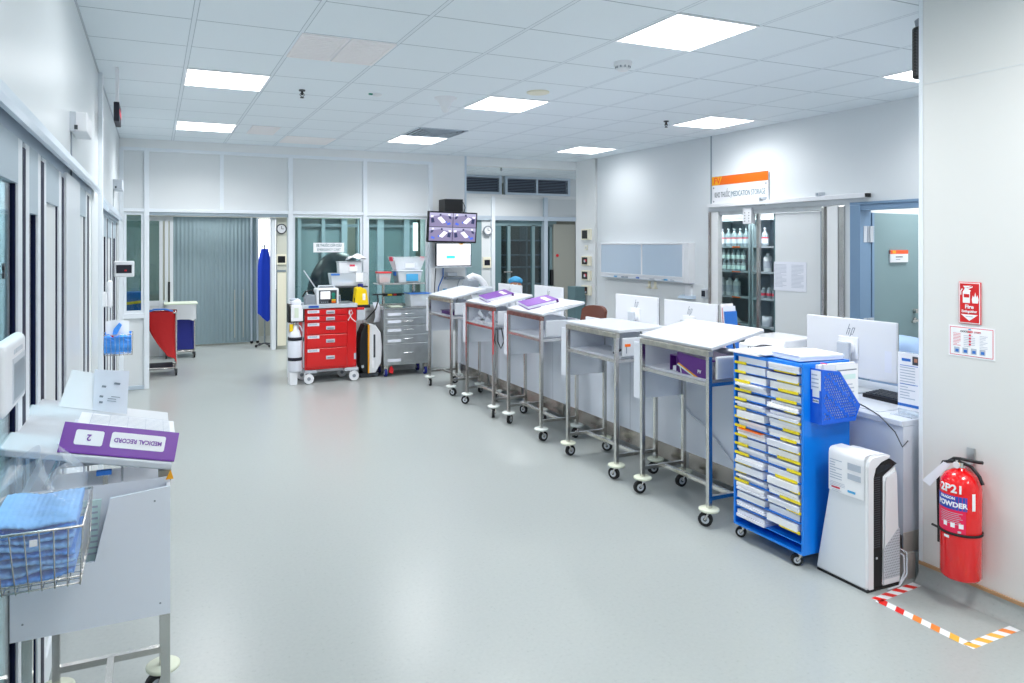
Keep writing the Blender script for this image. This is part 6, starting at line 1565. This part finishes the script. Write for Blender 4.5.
b = B(); b.surf(lambda u, v: (-0.13+0.10*u+0.02*math.sin(v*4), 0.02+0.08*u, 0.72+0.26*v), 8, 8, 'paper2'); b.surf(lambda u, v: (-0.125+0.10*u+0.02*math.sin(v*4), 0.026+0.08*u, 0.72+0.26*v), 8, 8, 'paper2'); b.build('side_bag', t)
b = B(); b.tube([(2.70, 9.2, 1.06), (2.68, 9.1, 1.0), (2.62, 9.02, 0.9), (2.55, 9.03, 0.82), (2.50, 9.06, 0.76)], 0.009, 'blk', 8); tag(b.build('power_cable'), 'black cable sagging between the red cart and the steel cart', 'cable')
tub('storage_box', 'lower clear tub with a blue card on the steel cart shelf', 2.97, 3.31, 9.17, 9.42, 1.224, 1.375, 'paper2', 'tub', 0.02, content=[('blue_card', 'capteal', (-0.055,-0.128,0.02,0.115,-0.122,0.115)), ('contents', 'paper', (-0.13,-0.09,0.01,0.13,0.09,0.09)), ('blue_clip', 'inkbl', (-0.185,-0.05,0.09,-0.168,0.05,0.145)), ('blue_clip', 'inkbl', (0.168,-0.05,0.09,0.185,0.05,0.145))])
tub('storage_box', 'upper clear tub with coral clips on the steel cart shelf', 2.91, 3.36, 9.16, 9.43, 1.389, 1.56, 'film', 'tub', 0.055, content=[('contents', 'paper', (-0.15,-0.07,0.01,0.15,0.08,0.12)), ('sheet', 'paper2', (-0.06,-0.112,0.03,0.08,-0.106,0.14)), ('coral_clip', 'inkr', (-0.232,-0.06,0.12,-0.21,0.06,0.18)), ('coral_clip', 'inkr', (0.21,-0.06,0.12,0.232,0.06,0.18))])
tub('storage_box', 'small red-lidded food tub with orange contents on the steel cart shelf', 2.72, 2.885, 9.2, 9.36, 1.224, 1.35, 'redp', 'tub', 0.012, 0.02, content=[('contents', 'orange', (-0.06,-0.06,0.008,0.06,0.06,0.06)), ('contents', 'orange2', (-0.03,-0.065,0.05,0.04,0.05,0.08))])
tub('storage_box', 'clear tub with a blue lid on the steel cart top', 3.12, 3.42, 9.1, 9.36, 0.903, 1.07, 'inkbl', 'tub', 0.015, content=[('contents', 'paper2', (-0.1,-0.09,0.01,0.1,0.09,0.07))])
b = B(); b.box(2.86, 9.12, 0.903, 3.02, 9.3, 0.915, 'lid'); tag(b.build('green_pad'), 'flat pale green pad on the steel cart top', 'pad')

# grey covered machine at the counter end
t = thing('covered_device', 'grey device with a white hood on a stand beyond the farthest trolley', 'machine', (3.78, 8.66, 0))
b = B(); b.box(0.05, 0.05, 0.0, 0.34, 0.34, 1.08, 'panel2', 0.02); b.build('stand', t)
b = B(); b.prism([(0.0,1.08), (0.15,1.08), (0.16,1.24), (0.10,1.28), (0.02,1.26), (-0.01,1.18)], 0.02, 0.26, 'midgrey', 'y', 0.02); b.box(0.12, 0.0, 1.08, 0.36, 0.28, 1.17, 'ltgrey', 0.02); b.build('console', t)
b = B(); b.tube([(0.06,0.2,1.27), (0.14,0.2,1.31), (0.23,0.2,1.28), (0.30,0.2,1.21), (0.33,0.2,1.15)], 0.045, 'paper', 12); b.build('hood', t)

# ------------------------------------------------------------------ linen trolleys in the corridor
def linen(lb, x, y, w, bagm, topm, h, sag, base_m):
    t = thing('linen_trolley', lb, 'linen trolley', (x, y, 0))
    d = 0.40
    b = B(); 
    for px, py in ((0,0), (w,0), (0,d), (w,d)): b.tube([(px,py,0.08), (px,py,h)], 0.011, 'wire', 8)
    b.tube([(0,0,h), (w,0,h), (w,d,h), (0,d,h)], 0.012, 'wire', 8, True); b.tube([(0,0,0.1), (w,0,0.1), (w,d,0.1), (0,d,0.1)], 0.014, 'wire', 8, True); b.tube([(0,d/2,0.1), (w,d/2,0.1)], 0.012, 'wire', 8); b.build('frame', t)
    for px, py in ((0,0), (w,0), (0,d), (w,d)):
        c = B(); c.tube([(px-0.012,py,0.035), (px+0.012,py,0.035)], 0.035, 'blkrub', 16); c.box(px-0.016,py-0.012,0.035,px+0.016,py+0.012,0.09,'dkgrey'); c.build('castor', t)
    b = B()
    def bag(u, v):
        a = 2*math.pi*u; ca, sa = math.cos(a), math.sin(a); e = 0.35
        f = 1.0-0.10*math.sin(v*math.pi)-(0.0 if sag else 0)+0.02*math.sin(5*a+3*v)*(1-v)+0.012*math.sin(11*a)*(1-v*v)
        z0 = 0.13+sag*(0.5-0.5*ca)*0.0 + (sag*(1-(ca+1)/2))
        xx = w/2+(w/2+0.015)*f*math.copysign(abs(ca)**e, ca)
        if sag: xx = xx+(w+0.01-xx)*0.6*(1-v)**2.6
        return (xx, d/2+(d/2+0.015)*f*math.copysign(abs(sa)**e, sa)-0.05*(1-v)*sag*3, z0+(h+0.015-z0)*v)
    b.surf(bag, 48, 14, bagm, True); b.build('bag', t)
    if topm:
        b = B(); b.box(-0.03, -0.03, h+0.015, w+0.05, d+0.02, h+0.035, topm, 0.006); b.build('lid', t)
        b = B(); b.surf(lambda u, v: (w/2+(w/2+0.03)*math.copysign(abs(math.cos(2*math.pi*u))**0.3, math.cos(2*math.pi*u)), d/2+(d/2+0.03)*math.copysign(abs(math.sin(2*math.pi*u))**0.3, math.sin(2*math.pi*u)), h-0.22+0.235*v+0.012*math.sin(14*math.pi*u)*(1-v)), 48, 6, 'bagw', True); b.build('liner', t)
    else:
        b = B(); b.tube([(0.02,0.0,h+0.02), (0.1,-0.01,h+0.05), (0.24,-0.01,h+0.05), (0.33,0.0,h+0.02)], 0.012, 'inkbl', 8); b.build('blue_ring', t)
        b = B(); b.box(0.03, 0.03, 0.11, w-0.04, d-0.03, 0.125, 'navyb', 0.004); b.build('base_tray', t)
    return t
linen('linen trolley with a hanging red bag in the corridor opening', -0.10, 10.32, 0.37, 'redb', None, 0.83, 0.24, None)
linen('linen trolley with a blue bag, white liner and pale lid near the curtain', 0.17, 11.85, 0.40, 'navy', 'lid', 0.80, 0.0, None)
b = B(); b.tube([(-0.36, 9.85, 1.0), (-0.06, 9.85, 1.03)], 0.018, 'yellowp', 8); b.box(-0.36, 9.9, 0.0, -0.08, 10.1, 0.9, 'ltgrey', 0.01); b.box(-0.36, 9.9, 0.9, -0.08, 10.1, 1.14, 'inkbl', 0.02); tag(b.build('blue_bundle'), 'blue bundle with a yellow handle behind the left corner window', 'bundle')
b = B(); b.surf(lambda u, v: (-0.24+0.11*math.cos(2*math.pi*u)*(0.6+0.4*v), 10.2+0.09*math.sin(2*math.pi*u), 1.1+0.85*v), 24, 6, 'film', True); b.box(-0.35,10.13,0.0,-0.13,10.27,1.12,'ltgrey',0.02); tag(b.build('clear_wrapped_equipment'), 'clear-wrapped equipment behind the left corner window', 'equipment')

# ------------------------------------------------------------------ chairs and the person at the counter
def office_chair(lb, x, y, rz, top=1.0, cloth=False):
    t = thing('office_chair', lb, 'chair', (x, y, 0), rz)
    b = B(); b.prism([(-0.23,-0.22), (0.20,-0.22), (0.23,-0.18), (0.23,0.18), (0.20,0.22), (-0.23,0.22)], 0.44, 0.51, 'brown', 'z', 0.02); b.build('seat', t)
    b = B()
    def back(u, v):
        y_ = -0.21+0.42*u; z_ = 0.58+(top-0.58)*(v*(1-0.13*(2*u-1)**4)); return (0.24+0.07*v-0.05*(1-(2*u-1)**2)*0+0.04*-(2*u-1)**2, y_, z_)
    bm = B(); bm.surf(back, 16, 10, 'brown'); bm.surf(lambda u, v: (back(u, v)[0]+0.045, back(u, v)[1], back(u, v)[2]), 16, 10, 'brown')
    ed = [(0,k/9) for k in range(10)]+[(k/15,1) for k in range(1,16)]+[(1,1-k/9) for k in range(1,10)]
    vs = []
    for (u, v) in ed: p = back(u, v); vs += [p, (p[0]+0.045, p[1], p[2])]
    bm.add(vs, [(2*i, 2*i+1, 2*i+3, 2*i+2) for i in range(len(ed)-1)], 'brown'); bm.build('backrest', t)
    for s in (-1, 1):
        b = B(); b.tube([(0.12,0.25*s,0.47), (0.12,0.27*s,0.62), (-0.02,0.27*s,0.68), (0.16,0.27*s,0.68)], 0.014, 'blk', 8); b.build('armrest', t)
    b = B(); b.box(0.22,-0.04,0.42,0.26,0.04,0.66,'blk',0.004); b.box(0.0,-0.04,0.41,0.26,0.04,0.44,'blk'); b.build('back_bracket', t)
    b = B(); b.cyl((0,0,0.10), (0,0,0.44), 0.028, 'blk', 14); b.build('gas_column', t)
    for k in range(5):
        a = k*2*math.pi/5; b = B(); b.tube([(0.03*math.cos(a),0.03*math.sin(a),0.11), (0.28*math.cos(a),0.28*math.sin(a),0.075)], 0.02, 'blk', 8, radii=[0.024,0.015]); b.build('leg', t)
        b = B(); x_, y_ = 0.28*math.cos(a), 0.28*math.sin(a); b.tube([(x_-0.016,y_,0.03), (x_+0.016,y_,0.03)], 0.03, 'blkrub', 14); b.cyl((x_,y_,0.05), (x_,y_,0.075), 0.008, 'blk', 8); b.build('castor', t)
    return t
office_chair('brown leather chair behind the counter by the lowest pier unit', 4.55, 7.30, R(6), 1.0)
office_chair('brown chair behind the big near monitor, under a pale blue cloth', 4.55, 3.45, R(-15), 0.98)
b = B()
def clothf(u, v):
    # folded over the top of the chair back
    a = -0.235+0.47*u; s = v
    top = 1.05-0.12*(2*u-1)**4
    if s < 0.45: k = s/0.45; x, z = 0.175-0.02*k+0.01*math.sin(10*u), 0.62+(top-0.62)*k
    elif s < 0.6: k = (s-0.45)/0.15; x, z = 0.155+0.0+0.2*k, top+0.05*math.sin(k*math.pi)
    else: k = (s-0.6)/0.4; x, z = 0.365+0.015*math.sin(9*u+2), top-0.42*k
    c, sn_ = math.cos(R(-15)), math.sin(R(-15))
    return (4.55+c*x-sn_*a, 3.45+sn_*x+c*a, z)
b.surf(clothf, 24, 34, 'scrub'); tag(b.build('folded_gown'), 'pale blue cloth hanging over the chair behind the near monitor', 'cloth')

def skin_mesh(name, joints, edges, m, parent, sub=2):
    """joints: {key: (x,y,z,r)}, first key is the root"""
    keys = list(joints); me = bpy.data.meshes.new(name)
    me.from_pydata([joints[k][:3] for k in keys], [(keys.index(a), keys.index(c)) for a, c in edges], [])
    o = bpy.data.objects.new(name, me); COL.objects.link(o)
    sk = o.modifiers.new('skin', 'SKIN'); sk.use_smooth_shade = True; sk.branch_smoothing = 0.4
    ss = o.modifiers.new('sub', 'SUBSURF'); ss.levels = sub; ss.render_levels = sub
    if not me.skin_vertices:
        me.attributes  # the modifier adds the layer
    for i, k in enumerate(keys):
        v = me.skin_vertices[0].data[i]; r = joints[k][3]
        v.radius = (r, r) if not isinstance(r, tuple) else r; v.use_root = (i == 0)
    dg = bpy.context.evaluated_depsgraph_get(); dg.update()
    nm = bpy.data.meshes.new_from_object(o.evaluated_get(dg)); bpy.data.objects.remove(o)
    nm.materials.clear(); nm.materials.append(M[m])
    for p in nm.polygons: p.use_smooth = True
    o = bpy.data.objects.new(name, nm); COL.objects.link(o); o.parent = parent
    return o
# seated person facing the farthest monitor (only the cap shows above it); local +y forward
pr_ = thing('person', 'person in a light blue surgical cap sitting behind the farthest white monitor', 'person', (4.62, 8.95, 0), R(146))
J = {'pelvis': (0,0,0.50,0.145), 'waist': (0,0.01,0.66,0.125), 'chest': (0,0.02,0.83,0.145), 'upper': (0,0.02,0.93,0.10), 'neck': (0,0.03,1.0,0.05), 'neck2': (0,0.045,1.05,0.048)}
E_ = [('pelvis','waist'), ('waist','chest'), ('chest','upper'), ('upper','neck'), ('neck','neck2')]
for s, n_ in ((-1,'l'), (1,'r')):
    J['sh'+n_] = (0.175*s,0.02,0.91,0.055); J['el'+n_] = (0.23*s,0.10,0.66,0.042); J['wr'+n_] = (0.14*s,0.33,0.72,0.028)
    J['hip'+n_] = (0.10*s,0.05,0.50,0.09); J['kn'+n_] = (0.13*s,0.44,0.50,0.06); J['an'+n_] = (0.13*s,0.40,0.10,0.042); J['to'+n_] = (0.13*s,0.53,0.05,0.036)
    E_ += [('upper','sh'+n_), ('sh'+n_,'el'+n_), ('el'+n_,'wr'+n_), ('pelvis','hip'+n_), ('hip'+n_,'kn'+n_), ('kn'+n_,'an'+n_), ('an'+n_,'to'+n_)]
skin_mesh('scrubs', J, E_, 'scrub', pr_)
b = B()
def headf(u, v):
    a = 2*math.pi*u; ph = math.pi*(v-0.5); c = math.cos(ph)
    x, y, z = 0.076*c*math.cos(a), 0.095*c*math.sin(a), 0.118*math.sin(ph)
    if z < 0: x *= 1-0.25*(-z/0.118)**1.5; y = y*(1-0.12*(-z/0.118)) + 0.012*(-z/0.118)
    if y > 0.05: y += 0.022*math.exp(-((x/0.016)**2+((z+0.008)/0.026)**2)) - 0.008*math.exp(-(((abs(x)-0.032)/0.018)**2+((z-0.018)/0.014)**2)) + 0.006*math.exp(-((x/0.026)**2+((z+0.055)/0.010)**2))
    return (x, 0.055+y, 1.165+z)
b.surf(headf, 40, 26, 'skin', True)
b.tube([(0,0.045,1.03), (0,0.05,1.10)], 0.05, 'skin', 16)
for s in (-1, 1): b.ball((0.077*s,0.05,1.16), 0.022, 'skin', 10, (0.4,0.7,1.3))
hd = b.build('head', pr_)
b = B()
for s in (-1, 1): b.ball((0.032*s,0.14,1.183), 0.011, 'paper', 10, (1,0.6,0.8)); b.ball((0.032*s,0.146,1.183), 0.005, 'ink', 8)
b.box(-0.024,0.148,1.106,0.024,0.151,1.111,'brown'); b.build('eyes', hd)
b = B()
def capb(u, v):
    a = 2*math.pi*u; ph = math.pi/2*v; c = math.cos(ph)
    w = 1+0.035*math.sin(14*a)*math.cos(ph)**0.5*(0.4+0.6*v)+0.03*math.sin(5*a+6*v)
    puff = 0.026*math.sin(math.pi*min(1, v*1.3))
    return ((0.084+puff)*c*math.cos(a)*w, 0.047+(0.100+puff)*c*math.sin(a)*w, 1.195+0.10*math.sin(ph)+0.018*(1-v)*math.sin(a))
b.surf(capb, 56, 14, 'capteal', True); b.build('surgical_cap', pr_)
for s in (-1, 1):
    o0 = Vector((0.14*s, 0.33, 0.72)); Jh = {'w': (*o0, 0.024), 'p': (o0.x-0.01*s, o0.y+0.05, o0.z+0.002, 0.026), 'k': (o0.x-0.012*s, o0.y+0.085, o0.z, 0.022)}; Eh = [('w','p'), ('p','k')]
    for q_, (dx, L_) in enumerate(((-0.028,0.065), (-0.010,0.075), (0.008,0.07), (0.025,0.055))):
        bx = o0.x-0.012*s+dx*s*-1
        Jh['a%d'%q_] = (bx, o0.y+0.095, o0.z-0.001, 0.0085); Jh['b%d'%q_] = (bx, o0.y+0.095+L_*0.55, o0.z-0.004, 0.008); Jh['c%d'%q_] = (bx, o0.y+0.095+L_, o0.z-0.018, 0.0065)
        Eh += [('k','a%d'%q_), ('a%d'%q_,'b%d'%q_), ('b%d'%q_,'c%d'%q_)]
    Jh['t1'] = (o0.x-0.04*s, o0.y+0.055, o0.z-0.006, 0.010); Jh['t2'] = (o0.x-0.052*s, o0.y+0.09, o0.z-0.012, 0.0085); Eh += [('p','t1'), ('t1','t2')]
    skin_mesh('hand', Jh, Eh, 'skin', pr_, 1)
office_chair('brown chair under the person in the blue cap', 4.66, 9.0, R(56), 0.9)

# ------------------------------------------------------------------ world, camera
w = bpy.data.worlds.new('world'); scene.world = w; w.use_nodes = True
w.node_tree.nodes['Background'].inputs[0].default_value = (0.85, 0.92, 1.0, 1)
w.node_tree.nodes['Background'].inputs[1].default_value = 0.4

cam = bpy.data.cameras.new('camera'); co = bpy.data.objects.new('camera', cam); COL.objects.link(co)
co.location = (0, 0, 1.737); co.rotation_euler = (R(90), 0, -R(23.745))
cam.sensor_fit = 'HORIZONTAL'; cam.sensor_width = 36; cam.lens = 721.15/1024*36
cam.shift_x = (512-471.18)/1024; cam.shift_y = (244.21-341.5)/1024
cam.clip_start = 0.05; cam.clip_end = 60
scene.camera = co
vs = scene.view_settings
vs.view_transform = 'Standard'; vs.look = 'None'; vs.exposure = 0.88; vs.gamma = 1.0; vs.use_curve_mapping = False
scene.cycles.use_denoising = True
scene.cycles.max_bounces = 10; scene.cycles.diffuse_bounces = 6; scene.cycles.transparent_max_bounces = 24
scene.cycles.sample_clamp_indirect = 6.0
scene.cycles.caustics_reflective = False; scene.cycles.caustics_refractive = False
